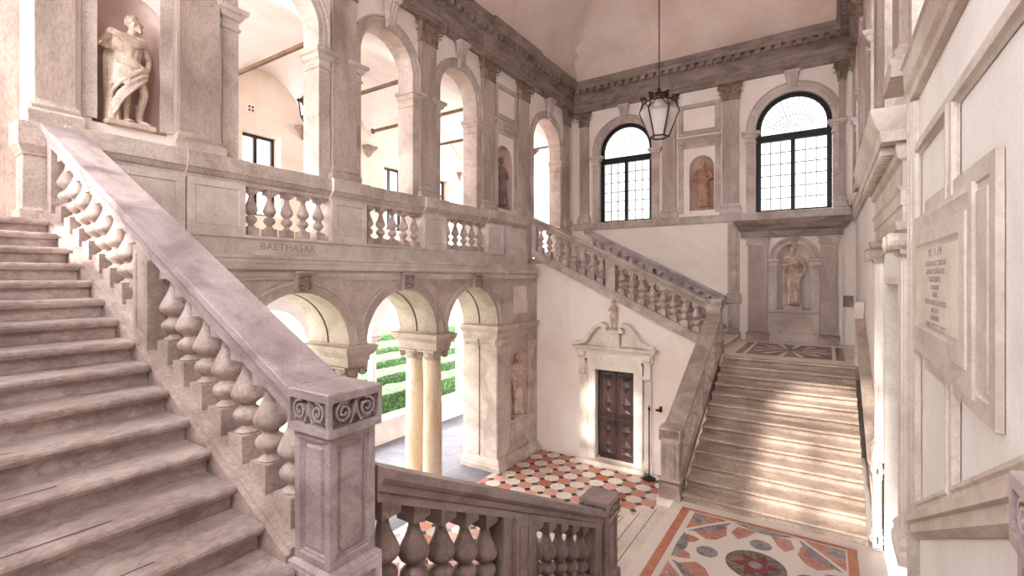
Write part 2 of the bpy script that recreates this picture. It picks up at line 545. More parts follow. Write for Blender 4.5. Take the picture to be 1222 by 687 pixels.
# back wall and landing niche bay
mb = MB(BK)
wall_openings(mb, -8.1, 0.9, 0.0, 12.3, [(-6.03, .97, 9.85, 7.3), (-0.86, .99, 9.87, 7.3), (-3.43, .38, 8.90, 7.5), (-.82, .45, 5.86, 4.36)], -0.5, 0.0)
wb = struct(mb.build('wall_back', 'plaster', smooth=0.3))
mb = MB(BK); niche_shell(mb, -3.43, .38, 8.90, 7.5, .34); mb.build('niche', 'niche', wb)
mb = MB(BK)
mb.holes([(-2.22, 3.4), (0.36, 3.4), (0.36, 6.62), (-2.22, 6.62)], [arch_hole(-0.82, .44, 5.86, 4.36)], 0.004, 0.16)
wn = struct(mb.build('wall_back_bay', 'plaster', smooth=0.3))
mb = MB(W.back(16.44)); niche_shell(mb, -0.82, .44, 5.86, 4.36, .40); mb.build('niche', 'plaster', wn)

# right wall: arcade windows above, doorway recess below
mb = MB(RT)
RWO = [(4.93, .75, 10.0, 7.4), (7.41, .75, 10.0, 7.4), (9.86, .75, 10.0, 7.4), (14.65, .95, 9.8, 7.4)]
out = [(-2.2, 0.0), (6.15, 0.0), (6.15, 5.3), (8.65, 5.3), (8.65, 0.0), (16.6, 0.0), (16.6, 12.3), (-2.2, 12.3)]
mb.holes(out, [arch_hole(c, r, z, b) for c, r, z, b in RWO], -0.45, 0.0)
wr = struct(mb.build('wall_right', 'plaster_white', smooth=0.3))
mb = MB(RT); mb.box(8.60, 8.652, -.36, .0, 1.41, 5.3); mb.box(6.148, 6.2, -.36, .0, 1.41, 5.3); mb.box(6.2, 8.6, -.36, .0, 5.22, 5.302); mb.build('door_lining', 'stone_white', wr, smooth=0)
mb = MB(RT); mb.box(6.15, 8.65, -0.45, -0.36, 1.4, 5.3); struct(mb.build('door_2', 'wood', smooth=0))

# wall behind the camera with its two open windows
mb = MB(W.front(-1.8))
wall_openings(mb, -8.1, 0.7, 0.0, 15.0, [(-6.03, .97, 9.85, 7.3), (-0.86, .99, 9.87, 7.3)], -0.4, 0.0)
struct(mb.build('wall_front', 'plaster', smooth=0.3))

# wall under the back flight (with the door) and its twin under the near flight
SL = 0.49
def rt(x): return 4.70 + SL * (-2.53 - x)           # hand rail top along an upper flight
def wall_under(name, y0, y1, zx):
    mb = MB(W.front(y0))
    mb.holes([(-7.60, 0), (-2.55, 0), (-2.55, rt(-2.55) - 1.16), (-7.1, rt(-7.1) - 1.16), (-7.60, 5.7)], zx, 0.0, y1 - y0)
    return struct(mb.build(name, 'plaster', smooth=0))
DOOR = [[(-5.60, 0.12), (-4.42, 0.12), (-4.42, 2.68), (-5.60, 2.68)]]
wall_under('wall_door', 13.0, 13.25, DOOR)
wall_under('wall_front_flight', 1.62, 1.80, [])

# ceiling: cove vault
mb = MB()
nx, ny = 46, 60
X0, X1, Y0, Y1 = -8.0, 0.62, -1.8, 16.5
vs, fs = [], []
for j in range(ny + 1):
    for i in range(nx + 1):
        x = X0 + (X1 - X0) * i / nx; y = Y0 + (Y1 - Y0) * j / ny
        d = min(x - X0, X1 - x, (Y1 - y)) / 3.6
        d = min(d, 1.0)
        vs.append((x, y, 12.36 + 2.6 * math.sqrt(max(0, 1 - (1 - d) ** 2))))
for j in range(ny):
    for i in range(nx):
        a = j * (nx + 1) + i
        fs.append((a, a + 1, a + nx + 2, a + nx + 1))
mb.add(vs, fs)
struct(mb.build('ceiling', 'ceiling', smooth=0.5))

# entablature running round the hall
ENT = [(0.02, 11.42), (0.10, 11.42), (0.10, 11.56), (0.12, 11.57), (0.12, 11.72), (0.14, 11.73), (0.16, 11.80), (0.17, 11.84), (0.12, 11.85), (0.12, 12.02), (0.18, 12.06), (0.20, 12.08), (0.20, 12.20), (0.36, 12.20), (0.37, 12.30), (0.42, 12.34), (0.47, 12.42), (0.47, 12.45), (0.02, 12.45)]
def entab(name, fn, u0, u1, mitre0, mitre1, u_list, breaks=()):
    mb = MB(fn)
    r = []
    for k, u in enumerate((u0, u1)):
        mt = (mitre0, mitre1)[k]
        r.append([(u + (d if k == 0 else -d) * mt, d, w) for d, w in ENT])
    mb.loft(r)
    for u in u_list:                                   # dentil blocks
        mb.box(u - .08, u + .08, 0.15, 0.345, 12.06, 12.197)
    for b0, b1 in breaks:                              # forward breaks over pilasters
        mb.sweep_u([(d + .07, w - .002) for d, w in ENT], b0, b1)
    for u in [u0 + 1.3 + 2.45 * i for i in range(int((u1 - u0) / 2.45))]:
        mb.cur = 1
        mb.box(u, u + .012, 0.09, 0.125, 11.425, 11.72)
        mb.box(u + .8, u + .812, 0.36, 0.374, 12.21, 12.30)
        mb.cur = 0
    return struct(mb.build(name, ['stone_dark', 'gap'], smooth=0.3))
def span(a, b, s): return [a + s * i for i in range(int((b - a) / s) + 1)]
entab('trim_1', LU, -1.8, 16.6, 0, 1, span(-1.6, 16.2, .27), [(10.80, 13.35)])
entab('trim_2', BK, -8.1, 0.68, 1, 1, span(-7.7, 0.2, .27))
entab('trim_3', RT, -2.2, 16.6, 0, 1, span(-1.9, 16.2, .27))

# gallery string cornice over the lower arcade, plinth frieze
mb = MB(LL)
CORN = [(0.004, 5.26), (0.03, 5.26), (0.03, 5.30), (0.045, 5.31), (0.045, 5.39), (0.06, 5.395), (0.09, 5.42), (0.15, 5.43), (0.155, 5.45), (0.155, 5.52), (0.17, 5.525), (0.17, 5.59), (0.20, 5.60), (0.205, 5.65), (0.004, 5.65)]
mb.sweep_u(CORN, 1.9, 12.72)
mb.sweep_u([(d + .05, w - .001) for d, w in CORN], 11.08, 12.72)
struct(mb.build('trim_4', 'stone_mid', smooth=0.3))
mb = MB(LU)
mb.box(1.0, 12.74, -0.45, 0.37, 5.655, 5.93)
mb.box(1.0, 12.74, -0.45, 0.40, 5.93, 5.975)
pl = struct(mb.build('trim_5', 'stone_mid', smooth=0))

def text(body, size, mat, parent, loc, rot, depth=0.003, align='CENTER', name='inscription_lettering'):
    cu = bpy.data.curves.new(name, 'FONT')
    cu.body, cu.size, cu.extrude, cu.align_x = body, size, depth, align
    cu.space_character = 1.12
    cu.space_word = .6
    to = bpy.data.objects.new('tmp', cu)
    COL.objects.link(to)
    bpy.context.view_layer.update()
    me = bpy.data.meshes.new_from_object(to.evaluated_get(bpy.context.evaluated_depsgraph_get()))
    bpy.data.objects.remove(to)
    mtx = Matrix.Translation(Vector(loc)) @ rot
    me.transform(mtx)
    if parent: me.transform(Matrix.Translation(-ORG.get(parent.name, Vector((0, 0, 0)))))
    me.materials.clear()
    me.materials.append(M[mat])
    return link(name, me, parent)
ROT_L = Matrix(((0, 0, 1, 0), (1, 0, 0, 0), (0, 1, 0, 0), (0, 0, 0, 1)))      # text reads on a wall facing +X
ROT_R = Matrix(((0, 0, -1, 0), (-1, 0, 0, 0), (0, 1, 0, 0), (0, 0, 0, 1)))    # on a wall facing -X
text('BALTHASAR', 0.17, 'letters_faint', pl, (-7.731, 4.86, 5.755), ROT_L)

# sill course and dado cornice of the back wall
mb = MB(BK)
mb.sweep_u([(0.004, 7.04), (0.05, 7.04), (0.05, 7.07), (0.08, 7.075), (0.08, 7.23), (0.11, 7.235), (0.11, 7.30), (0.004, 7.30)], -8.0, 0.6)
struct(mb.build('trim_6', 'stone', smooth=0.3))
mb = MB(BK)
mb.rect(-2.22, 0.36, 0.0, 0.2, [(0.0, 6.50), (0.02, 6.51), (0.02, 6.70), (0.05, 6.72), (0.10, 6.78), (0.13, 6.86), (0.16, 6.88), (0.20, 6.97), (0.21, 7.03)], 1, 0, 1)
struct(mb.build('trim_7', 'stone_dark', smooth=0.3))

# ------------------------------------------------------------------ pilasters of the upper order
def pilaster(name, label, fn, u0, u1, w0=7.14, w1=11.42, mat='stone_shaft', d=0.1, corner=False, group=None):
    p = fn((u0 + u1) / 2, 0.05, w0)
    t = thing(name, label, 'pilaster', p, group)
    mb = MB(fn); mb.rect(u0, u1, 0.003, d, [(0.07, w0 + .003), (0.07, w0 + .11), (0.075, w0 + .13), (0.075, w0 + .17), (0.05, w0 + .20), (0.03, w0 + .21), (0.045, w0 + .25), (0.035, w0 + .28), (0.012, w0 + .29), (0.0, w0 + .33)])
    mb.build('base', 'stone', t, smooth=0.5)
    mb = MB(fn); mb.box(u0, u1, 0.003, d, w0 + .33, w1 - .52); mb.build('shaft', mat, t, smooth=0)
    mb = MB(fn); corinth(mb, u0, u1, 0.003, d, w1 - .52, w1 - .004); mb.build('capital', 'cap', t, smooth=0.7)
    return t
for u0, u1, lb in [
    (1.74, 2.12, 'marble pilaster beside the turning bearded man\'s niche, next to the stair-head post'),
    (3.30, 3.86, 'broad marble pilaster between the turning man\'s niche and the first open arch'),
    (5.95, 6.50, 'marble pilaster between the first and second open gallery arches from the turning man'),
    (8.37, 8.90, 'marble pilaster between the second and third open gallery arches from the turning man'),
    (10.83, 11.38, 'marble pilaster with leafy capital between third gallery arch and sooty statue\'s niche'),
    (12.75, 13.30, 'marble pilaster between the sooty statue\'s niche and the last gallery arch'),
    (15.88, 16.22, 'marble pilaster in the hall corner closing the gallery arcade side')]:
    pilaster('pilaster', lb, LU, u0, u1)
for u0, u1, lb in [
    (-7.74, -7.40, 'marble pilaster in the hall corner, on the black-windowed wall'),
    (-4.68, -4.24, 'marble pilaster behind the hanging lantern, beside the reddish statue\'s niche'),
    (-2.79, -2.31, 'marble pilaster with gold-brown capital between reddish statue and larger black window'),
    (0.28, 0.42, 'narrow marble pilaster squeezed between the larger black window and the plaque wall')]:
    pilaster('pilaster', lb, BK, u0, u1, 7.30)
for u0, u1, lb in [
    (3.34, 3.86, 'tall pilaster above the inscribed tablet, highest on the plaque wall'),
    (5.95, 6.50, 'tall pilaster above the doorway cornice end beside the tablet'),
    (8.37, 8.90, 'tall pilaster above the far end of the doorway cornice'),
    (10.83, 11.38, 'tall pilaster on the plaque wall past the doorway, over the climbing steps'),
    (12.75, 13.30, 'tall pilaster on the plaque wall beside its last window'),
    (15.72, 16.05, 'tall pilaster in the corner where plaque wall meets larger black window')]:
    pilaster('pilaster', lb, RT, u0, u1, 7.22)

# archivolts, imposts and keystones of the upper order
def impost(mb, u0, u1, w1, d1, dback=-0.44):
    mb.rect(u0, u1, dback, d1, [(0.0, w1 - .36), (0.025, w1 - .35), (0.025, w1 - .31), (0.0, w1 - .30), (0.0, w1 - .20), (0.04, w1 - .17), (0.07, w1 - .10), (0.11, w1 - .08), (0.12, w1 - .01), (.10, w1)], 1, 0, 1)
def arch_trim(name, fn, c, r, zs, wi, wf, rout=None, back=-0.44, mat='stone'):
    """archivolt, its strips and imposts: one dressed stone surround"""
    ro = rout or r + .22
    mb = MB(fn)
    pr = [(r - .004, back), (r - .004, .03), (r + .10, .03), (r + .105, .045), (ro - .05, .045), (ro - .04, .07), (ro, .07), (ro, .003), (r + .02, .003), (r + .02, back)]
    mb.arch(c, zs, pr, legs=wi)
    for s in (-1, 1):
        a, b = (c - ro, c - r + .004) if s < 0 else (c + r - .004, c + ro)
        mb.box(a, b, .003, .035, wf, wi - .33)
        if back < -.1:
            x0, x1 = (c - r - .02, c - r + .004) if s < 0 else (c + r - .004, c + r + .02)
            mb.box(x0, x1, back, .003, wf, wi - .33)
        impost(mb, a, b, wi, .04, back)
    return struct(mb.build(name, mat, smooth=0.4))
def keystone(name, label, fn, c, w0, w1, wd, d=.2, mat='stone'):
    t = thing(name, label, 'keystone', fn(c, .1, w0))
    mb = MB(fn)
    mb.loft([[(c - a, .075, w), (c + a, .075, w), (c + a * .9, .075 + p, w), (c - a * .9, .075 + p, w)] for a, p, w in ((wd * .36, .05, w0), (wd * .38, .09, w0 + .04), (wd * .36, .07, w0 + .1), (wd * .44, .08, w0 + (w1 - w0) * .55), (wd * .5, d * .72, w1 - .12), (wd * .5, d * .8, w1 - .1))])
    for k in (-1, 0, 1):
        mb.tube([(c + k * wd * .22, .12, w0 + .06), (c + k * wd * .25, .155, w0 + (w1 - w0) * .5), (c + k * wd * .28, .075 + d * .72, w1 - .13)], .022, 6)
    mb.build('console', mat, t, smooth=0.6)
    mb = MB(fn); mb.rect(c - wd * .5, c + wd * .5, .075, .075 + d * .8, [(0.0, w1 - .1), (.02, w1 - .09), (.03, w1 - .03), (.045, w1 - .005)])
    mb.build('cap', mat, t, smooth=0.4)
    return t
for i, (c, r, z) in enumerate(UP):
    arch_trim('trim_%d' % (8 + i), LU, c, r, z, 9.65 if i < 3 else 9.5, 7.14, min(r + .24, .99 if r < .8 else 1.2))
    keystone('keystone', ['scrolled keystone over the first gallery arch beside the turning man',
                          'scrolled keystone over the second gallery arch from the turning man',
                          'scrolled keystone over the third gallery arch, before the sooty statue\'s niche',
                          'scrolled keystone over the last gallery arch, next to the hall corner'][i], LU, c, z + r - .02, 11.41, .34)
arch_trim('trim_12', BK, -6.03, .97, 9.85, 9.74, 7.3, 1.22, -0.2)
arch_trim('trim_13', BK, -0.86, .99, 9.87, 9.80, 7.3, 1.25, -0.2)
keystone('keystone', 'small scrolled keystone over the smaller-looking black window beside the hall corner', BK, -6.03, 10.86, 11.41, .34, .16)
keystone('keystone', 'small scrolled keystone over the black window above the landing niche', BK, -0.86, 10.90, 11.41, .34, .16)
for i, (c, r, z, b) in enumerate(RWO):
    arch_trim('trim_%d' % (14 + i), RT, c, r, z, 9.65 if i < 3 else 9.5, 7.4, r + .22, -0.4)

# panels over the niches
def niche_panel(fn, u0, u1):
    mb = MB(fn)
    mb.panel(u0, u1, 9.98, 11.0, [(0.0, .003), (0.0, .05), (.12, .05), (.13, .03), (.15, .02)])
    mb.rect(u0 - .02, u1 + .02, .003, .03, [(0, 9.55), (0, 9.66), (.02, 9.68), (.02, 9.74), (.05, 9.80), (.08, 9.84), (.08, 9.90)], 0, 0, 1)
    mb.box(u0, u0 + .16, .003, .025, 7.4, 9.55)
    mb.box(u1 - .16, u1, .003, .025, 7.4, 9.55)
    mb.cur = 1; mb.box(u0 + .16, u1 - .16, .021, .024, 10.14, 10.84); mb.cur = 0
    return mb
struct(niche_panel(LU, 11.50, 12.68).build('trim_18', ['stone', 'plaster'], smooth=0.3))
struct(niche_panel(LU, 2.20, 3.24).build('trim_19', ['stone', 'plaster'], smooth=0.3))
struct(niche_panel(BK, -4.16, -2.86).build('trim_20', ['stone', 'plaster'], smooth=0.3))

# ------------------------------------------------------------------ windows
def big_window(name, fn, c, r, zs, w0, pane):
    t = sroot(name, fn(c, -.2, w0))
    ri = r - .005
    d0, d1 = -.24, -.16
    mb = MB(fn); mb.arch(c, zs, [(ri, d0), (ri, d1), (ri - .13, d1), (ri - .13, d0)], legs=w0)
    mb.box(c - ri, c + ri, d0, d1, w0 + .01, w0 + .07)
    mb.build('frame', 'iron', t, smooth=0.4)
    mb = MB(fn); mb.box(c - ri + .1, c + ri - .1, d0 - .01, d1 + .03, zs - .42, zs - .21); mb.build('transom', 'iron', t, smooth=0)
    mb = MB(fn); mb.box(c - .055, c + .055, d0 - .01, d1 + .02, w0 + .05, zs - .40); mb.build('mullion', 'iron', t, smooth=0)
    for s in (-1, 1):
        a, b = (c - ri + .12, c - .05) if s < 0 else (c + .05, c + ri - .12)
        mb = MB(fn)
        for k in range(1, 3): mb.box(a + (b - a) * k / 3 - .009, a + (b - a) * k / 3 + .009, d0 + .02, d1 - .02, w0 + .07, zs - .42)
        for k in range(1, 6):
            w = w0 + .07 + (zs - .49 - w0) * k / 6
            mb.box(a, b, d0 + .02, d1 - .02, w - .009, w + .009)
        mb.build('glazing_bar', 'iron', t, smooth=0)
    mb = MB(fn)
    zc = zs - .21
    for k in range(1, 16):
        a = PI * k / 16
        rr = ri - .13
        p1 = (c + rr * math.cos(a), -.2, min(zs + rr * math.sin(a), zs + rr))
        p0 = (c + .22 * math.cos(a), -.2, zc + .22 * math.sin(a))
        mb.tube([p0, p1], .008, 4)
    mb.arch(c, zc, [(.22, -.206), (.22, -.194), (.21, -.194), (.21, -.206)], n=14)
    mb.arch(c, zc, [(.56, -.205), (.56, -.195), (.55, -.195), (.55, -.205)], n=18)
    mb.build('fan_bar', 'iron', t, smooth=0)
    if pane:
        mb = MB(fn); mb.holes(arch_hole(c, ri - .06, zs, w0 + .03), [], d0 - .02, d0 + .005); mb.build('pane', pane, t, smooth=0)
    return t
big_window('window_20', W.front(-1.8), -6.03, .97, 9.85, 7.3, None)
big_window('window_21', W.front(-1.8), -0.86, .99, 9.87, 7.3, None)
big_window('window_1', BK, -6.03, .97, 9.85, 7.3, 'pane')
big_window('window_2', BK, -0.86, .99, 9.87, 7.3, 'pane')
for i, (c, r, z, b) in enumerate(RWO):
    t = sroot('window_%d' % (3 + i), RT(c, -.4, b))
    mb = MB(RT); mb.holes(arch_hole(c, r + .01, z, b), [], -.43, -.41); mb.build('pane', 'pane_side', t, smooth=0)
    mb = MB(RT); mb.arch(c, z, [(r, -.41), (r, -.35), (r - .07, -.35), (r - .07, -.41)], legs=b); mb.box(c - .03, c + .03, -.41, -.36, b, z + r - .03); mb.box(c - r, c + r, -.41, -.36, z - .1, z); mb.build('frame', 'iron', t, smooth=0)
# ------------------------------------------------------------------ landing niche bay on the back wall
B2 = W.back(16.44)
def low_pilaster(label, fn, u0, u1, w0, w1, d, caph=.24, mat='stone_shaft'):
    t = thing('pilaster', label, 'pilaster', fn((u0 + u1) / 2, .02, w0))
    mb = MB(fn); mb.rect(u0, u1, .003, d, [(.05, w0 + .003), (.05, w0 + .17), (.065, w0 + .19), (.065, w0 + .22), (.02, w0 + .235), (.04, w0 + .26), (0, w0 + .28)]); mb.build('base', mat, t, smooth=.4)
    mb = MB(fn); mb.box(u0, u1, .003, d, w0 + .28, w1 - caph); mb.build('shaft', mat, t, smooth=0)
    mb = MB(fn)
    mb.rect(u0, u1, .003, d, [(0, w1 - caph), (.02, w1 - caph + .01), (.02, w1 - caph + .04), (0, w1 - caph + .05), (0, w1 - .12), (.03, w1 - .10), (.03, w1 - .06), (.07, w1 - .05), (.075, w1 - .003)])
    for s in (-1, 1):
        c = (u0 + .05, u1 - .05)[s > 0]
        sp = spiral(c + s * .03, w1 - caph + .09, .012, .075, 1.6, PI / 2, -s)
        mb.ribbon(sp, .022, d - .005, d + .035)
        mb.tube([(c + s * .03, .01, w1 - caph + .09), (c + s * .03, d + .02, w1 - caph + .09)], .055, 10)
    mb.tube([(u0 + .06, d + .02, w1 - caph + .13), ((u0 + u1) / 2, d + .025, w1 - caph + .11), (u1 - .06, d + .02, w1 - caph + .13)], .018, 6)
    mb.build('capital', 'stone', t, smooth=.6)
    return t
low_pilaster('scroll-capped pilaster between upper flight foot and the woman\'s niche on the landing', B2, -2.03, -1.50, ZL, 6.49, .13)
low_pilaster('scroll-capped pilaster between the woman\'s niche and the plaque wall on the landing', B2, -.16, .24, ZL, 6.49, .13)
mb = MB(B2)
pr = [(.435, -.02), (.435, .06), (.50, .06), (.505, .035), (.56, .035), (.57, .09), (.63, .10), (.64, .09), (.64, .003)]
mb.arch(-.82, 5.86, pr)
for s in (-1, 1):
    a, b = (-1.46, -1.25) if s < 0 else (-.39, -.18)
    mb.box(a, b, .003, .04, 4.36, 5.62)
    mb.rect(a, b, .003, .045, [(0, 5.60), (.02, 5.62), (.02, 5.68), (.005, 5.69), (.02, 5.76), (.06, 5.78), (.065, 5.85)], 1, 0, 1)
struct(mb.build('trim_21', 'stone', smooth=.4))
keystone('keystone', 'little keystone over the standing woman\'s niche on the landing', B2, -.82, 6.24, 6.50, .2, .1)
mb = MB(B2)
mb.rect(-1.46, -.18, .003, .09, [(.0, 3.403), (0, 3.66), (-.015, 3.67), (-.015, 4.24), (0, 4.26), (.015, 4.28), (.015, 4.355)], .5, 0, 1)
struct(mb.build('trim_22', 'stone', smooth=.3))

# flat panelled strip with carved block and dark bands beside the bay
t = thing('wall_strip', 'slim panelled wall strip with carved block at foot of far stairs', 'wall strip', BK(-2.46, .02, ZL))
mb = MB(BK); mb.box(-2.64, -2.30, .003, .04, 3.41, 7.03)
mb.panel(-2.58, -2.36, 4.95, 6.85, [(0, .041), (.03, .055), (.05, .044)])
mb.panel(-2.58, -2.36, 3.75, 4.42, [(0, .041), (.03, .055), (.05, .044)])
mb.rect(-2.64, -2.30, .003, .04, [(.04, 3.41), (.04, 3.56), (0.01, 3.6), (0, 3.6)]); mb.build('strip', 'stone', t, smooth=.3)
mb = MB(BK); mb.rect(-2.66, -2.28, .003, .07, [(.0, 4.48), (.02, 4.50), (.02, 4.78), (0, 4.80)])
for k in range(5): mb.ribbon([(-2.62 + k * .07, 4.53), (-2.62 + k * .07, 4.74), (-2.58 + k * .07, 4.74), (-2.58 + k * .07, 4.58)], .018, .085, .10)
mb.build('carved_block', 'stone', t, smooth=.3)
def meander(label, u0, u1, fn=BK):
    t = thing('carved_band', label, 'carved band', fn((u0 + u1) / 2, .02, 4.5))
    mb = MB(fn); mb.box(u0, u1, .003, .02, 4.47, 4.79); mb.build('ground', 'stone_dark', t, smooth=0)
    mb = MB(fn)
    n = max(2, int((u1 - u0) / .1)); s = (u1 - u0) / n
    for k in range(n):
        a = u0 + k * s
        mb.ribbon([(a + .1 * s, 4.53), (a + .1 * s, 4.73), (a + .8 * s, 4.73), (a + .8 * s, 4.60), (a + .45 * s, 4.60), (a + .45 * s, 4.67)], .022, .02, .032)
    mb.build('key_pattern', 'stone_dark', t, smooth=0)
meander('short dark key-pattern band between carved block and landing pilaster', -2.25, -2.13)
meander('dark key-pattern band between landing pilaster and plaque wall', .38, .62)

# ------------------------------------------------------------------ lower arcade: archivolts, entablature blocks, columns
for i, (c, r) in enumerate(arches_lo):
    mb = MB(LL)
    ro = 1.215
    pr = [(r - .004, -1.19), (r - .004, .02), (r + .09, .02), (r + .095, .035), (ro - .06, .035), (ro - .05, .06), (ro - .003, .06), (ro - .003, .003), (r + .02, .003), (r + .02, -1.19)]
    mb.arch(c, 4.03, pr)
    mb.cur = 1
    mb.arch(c, 4.03, [(r - .012, -.62), (r - .012, -.58), (r - .003, -.58), (r - .003, -.62)])
    struct(mb.build('trim_%d' % (23 + i), ['stone', 'gap'], smooth=.4))
def mask_key(label, c):
    t = thing('keystone', label, 'keystone', LL(c, .1, 5.06))
    fn = LL
    mb = MB(fn)
    mb.loft([[(c - a, .02, w), (c + a, .02, w), (c + a, p, w), (c - a, p, w)] for a, p, w in ((.09, .10, 5.04), (.13, .13, 5.12), (.15, .14, 5.36), (.17, .16, 5.37), (.17, .16, 5.41))])
    mb.build('block', 'stone', t, smooth=.3)
    mb = MB(fn)
    mb.ball((c, .15, 5.22), (.095, .085, .125), 14, 10)
    mb.ball((c, .225, 5.215), (.018, .03, .035), 8, 6)
    mb.ball((c, .215, 5.255), (.07, .025, .014), 8, 6)
    for s in (-1, 1):
        mb.ball((c + s * .04, .222, 5.236), (.017, .012, .011), 8, 6)
        mb.ball((c + s * .045, .205, 5.19), (.03, .025, .028), 8, 6)
        for k in range(4): mb.ball((c + s * (.06 + .02 * (k % 2)), .17, 5.12 + .065 * k), (.04, .05, .042), 8, 6)
    mb.ball((c, .222, 5.168), (.03, .016, .009), 8, 6)
    mb.ball((c, .20, 5.12), (.04, .04, .04), 8, 6)
    for k in range(5): mb.ball((c - .08 + .04 * k, .18, 5.335), (.032, .05, .03), 8, 6)
    mb.build('carved_face', 'stone_dark', t, smooth=.9)
for c, lb in ((4.94, 'carved bearded face on the keystone of the lower arch nearest the big stair post'),
              (7.38, 'carved face on the keystone of the middle lower arch above the paired columns'),
              (9.82, 'carved face on the keystone of the lower arch next to the pier niche')):
    mask_key(lb.replace('nearest the', 'closest to the'), c)
ENTB = [(0.0, 3.60), (0.0, 3.68), (.02, 3.685), (.02, 3.76), (.03, 3.78), (.10, 3.86), (.12, 3.88), (.13, 3.95), (.14, 3.985)]
for i, c in enumerate((6.16, 8.60)):
    mb = MB(LL); mb.rect(c - .24, c + .24, -1.18, .02, ENTB + [(.0, 4.0), (.0, 4.028)], 1, 1, 1)
    struct(mb.build('trim_%d' % (26 + i), 'stone', smooth=.35))
mb = MB(LL); mb.rect(10.79, 12.74, -1.18, .03, ENTB, 1, 0, 1); struct(mb.build('trim_28', 'stone', smooth=.35))
def ionic(mb, c, w0, w1, r):
    mb.lathe((c[0], c[1], 0), [(r * .86, w0), (r * .92, w0 + .02), (r * .92, w0 + .04), (r * .86, w0 + .05), (r * 1.0, w0 + .12), (r * 1.0, w1 - .05)], 24)
    a = r * 1.12
    mb.rect(c[0] - a, c[0] + a, c[1] - a, c[1] + a, [(0, w1 - .05), (.02, w1 - .04), (.02, w1 - .003)], 1, 1, 1)
    for sx in (-1, 1):
        for sy in (-1, 1):
            ax = Vector((sx * .707, sy * .707, 0)); o = Vector((c[0], c[1], 0)) + ax * (r * 1.25)
            z = w1 - .12
            path = [tuple(o + ax * (.075 * (1 - .7 * t) * math.cos(-t * 9 + 1.6)) + Vector((0, 0, z + .075 * (1 - .7 * t) * math.sin(-t * 9 + 1.6)))) for t in [k / 14 for k in range(15)]]
            mb.tube(path, [.034 - .012 * k / 14 for k in range(15)], 7)
            sd = Vector((-sy * .707, sx * .707, 0))
            mb.tube([tuple(o + Vector((0, 0, z)) - sd * .05), tuple(o + Vector((0, 0, z)) + sd * .05)], .035, 8)
def column(label, x, y, group=None, mat='column'):
    t = thing('column', label, 'column', (x, y, 0))
    r = .225
    mb = MB(); mb.rect(x - .28, x + .28, y - .28, y + .28, [(0, .003), (0, .13), (-.01, .14)], 1, 1, 1)
    mb.lathe((x, y, 0), [(.26, .14), (.285, .17), (.285, .20), (.25, .22), (.24, .25), (.255, .27), (.255, .29), (.232, .31)], 24); mb.build('base', 'stone_white', t, smooth=.6)
    mb = MB(); mb.lathe((x, y, 0), [(.23, .31), (r, .40), (r, 1.3), (r * .96, 2.4), (r * .88, 3.36)], 32); mb.build('shaft', mat, t, smooth=.9)
    mb = MB(); ionic(mb, (x, y), 3.36, 3.597, r); mb.build('capital', 'stone', t, smooth=.7)
column('smooth column facing the hall, front of the pair under the middle arches', -7.86, 8.60)
column('rust-stained column on the cloister side of the pair under the middle arches', -8.44, 8.60)
column('hall-side column of the pair hidden behind the big scroll-capped stair post', -7.86, 6.16)
column('cloister-side column of the pair hidden behind the big scroll-capped stair post', -8.44, 6.16)

# pier face: jamb strips, capitals, base, panel above
mb = MB(LL)
JW = lambda u, d, w: (-7.55 + d, 10.86 - 0 + u, w)
for a, b in ((-1.14, -.62), (-.58, -.03)):
    mb.rect(10.845, 10.86, a, b, [(.0, .30), (.0, 3.36), (.012, 3.37), (.012, 3.40), (0, 3.41), (0.0, 3.45), (.05, 3.50), (.05, 3.597)], 1, .0, .0)
    for q in (a + .06, b - .06):
        mb.tube([(10.80, q, 3.49), (10.88, q, 3.49)], .06, 10)
mb.rect(10.86, 12.88, -1.17, .003, [(.16, .004), (.16, .12), (.12, .16), (.11, .20), (.05, .26), (.03, .30), (0, .31)], 1, 0, 1)
mb.box(10.93, 11.45, .003, .03, .31, 3.36); mb.box(12.42, 12.80, .003, .03, .31, 3.36)
mb.rect(10.93, 11.45, .003, .03, [(0, 3.36), (.015, 3.37), (.015, 3.41), (0, 3.42), (.04, 3.5), (.05, 3.597)], 1, 0, 1)
mb.rect(12.42, 12.80, .003, .03, [(0, 3.36), (.015, 3.37), (.015, 3.41), (0, 3.42), (.04, 3.5), (.05, 3.597)], 1, 0, 1)
for q in (10.98, 11.40, 12.46, 12.78): mb.tube([(q, .02, 3.49), (q, .09, 3.49)], .06, 10)
mb.arch(11.95, 2.86, [(.395, .003), (.395, .03), (.46, .035), (.47, .003)])
mb.panel(11.5, 12.42, .5, 1.12, [(0, .003), (0, .03), (.06, .03), (.08, .012)])
pj = struct(mb.build('trim_29', 'stone', smooth=.4))
mb = MB(LL)
mb.panel(11.5, 12.46, 4.14, 5.18, [(0, .003), (0, .04), (.08, .04), (.10, .02)])
mb.box(11.08, 11.12, .003, .02, 4.0, 5.27)
struct(mb.build('trim_30', 'stone', smooth=.3))
mb = MB(LL); mb.box(11.62, 12.34, .022, .026, 4.26, 5.06); struct(mb.build('trim_31', 'stone_white', smooth=0))
mb = MB(JW); 
mb.box(-.004, .004, -.60 - .012, -.60 + .012, .35, 3.4)
o = mb.build('trim_32', 'gap', smooth=0); struct(o)

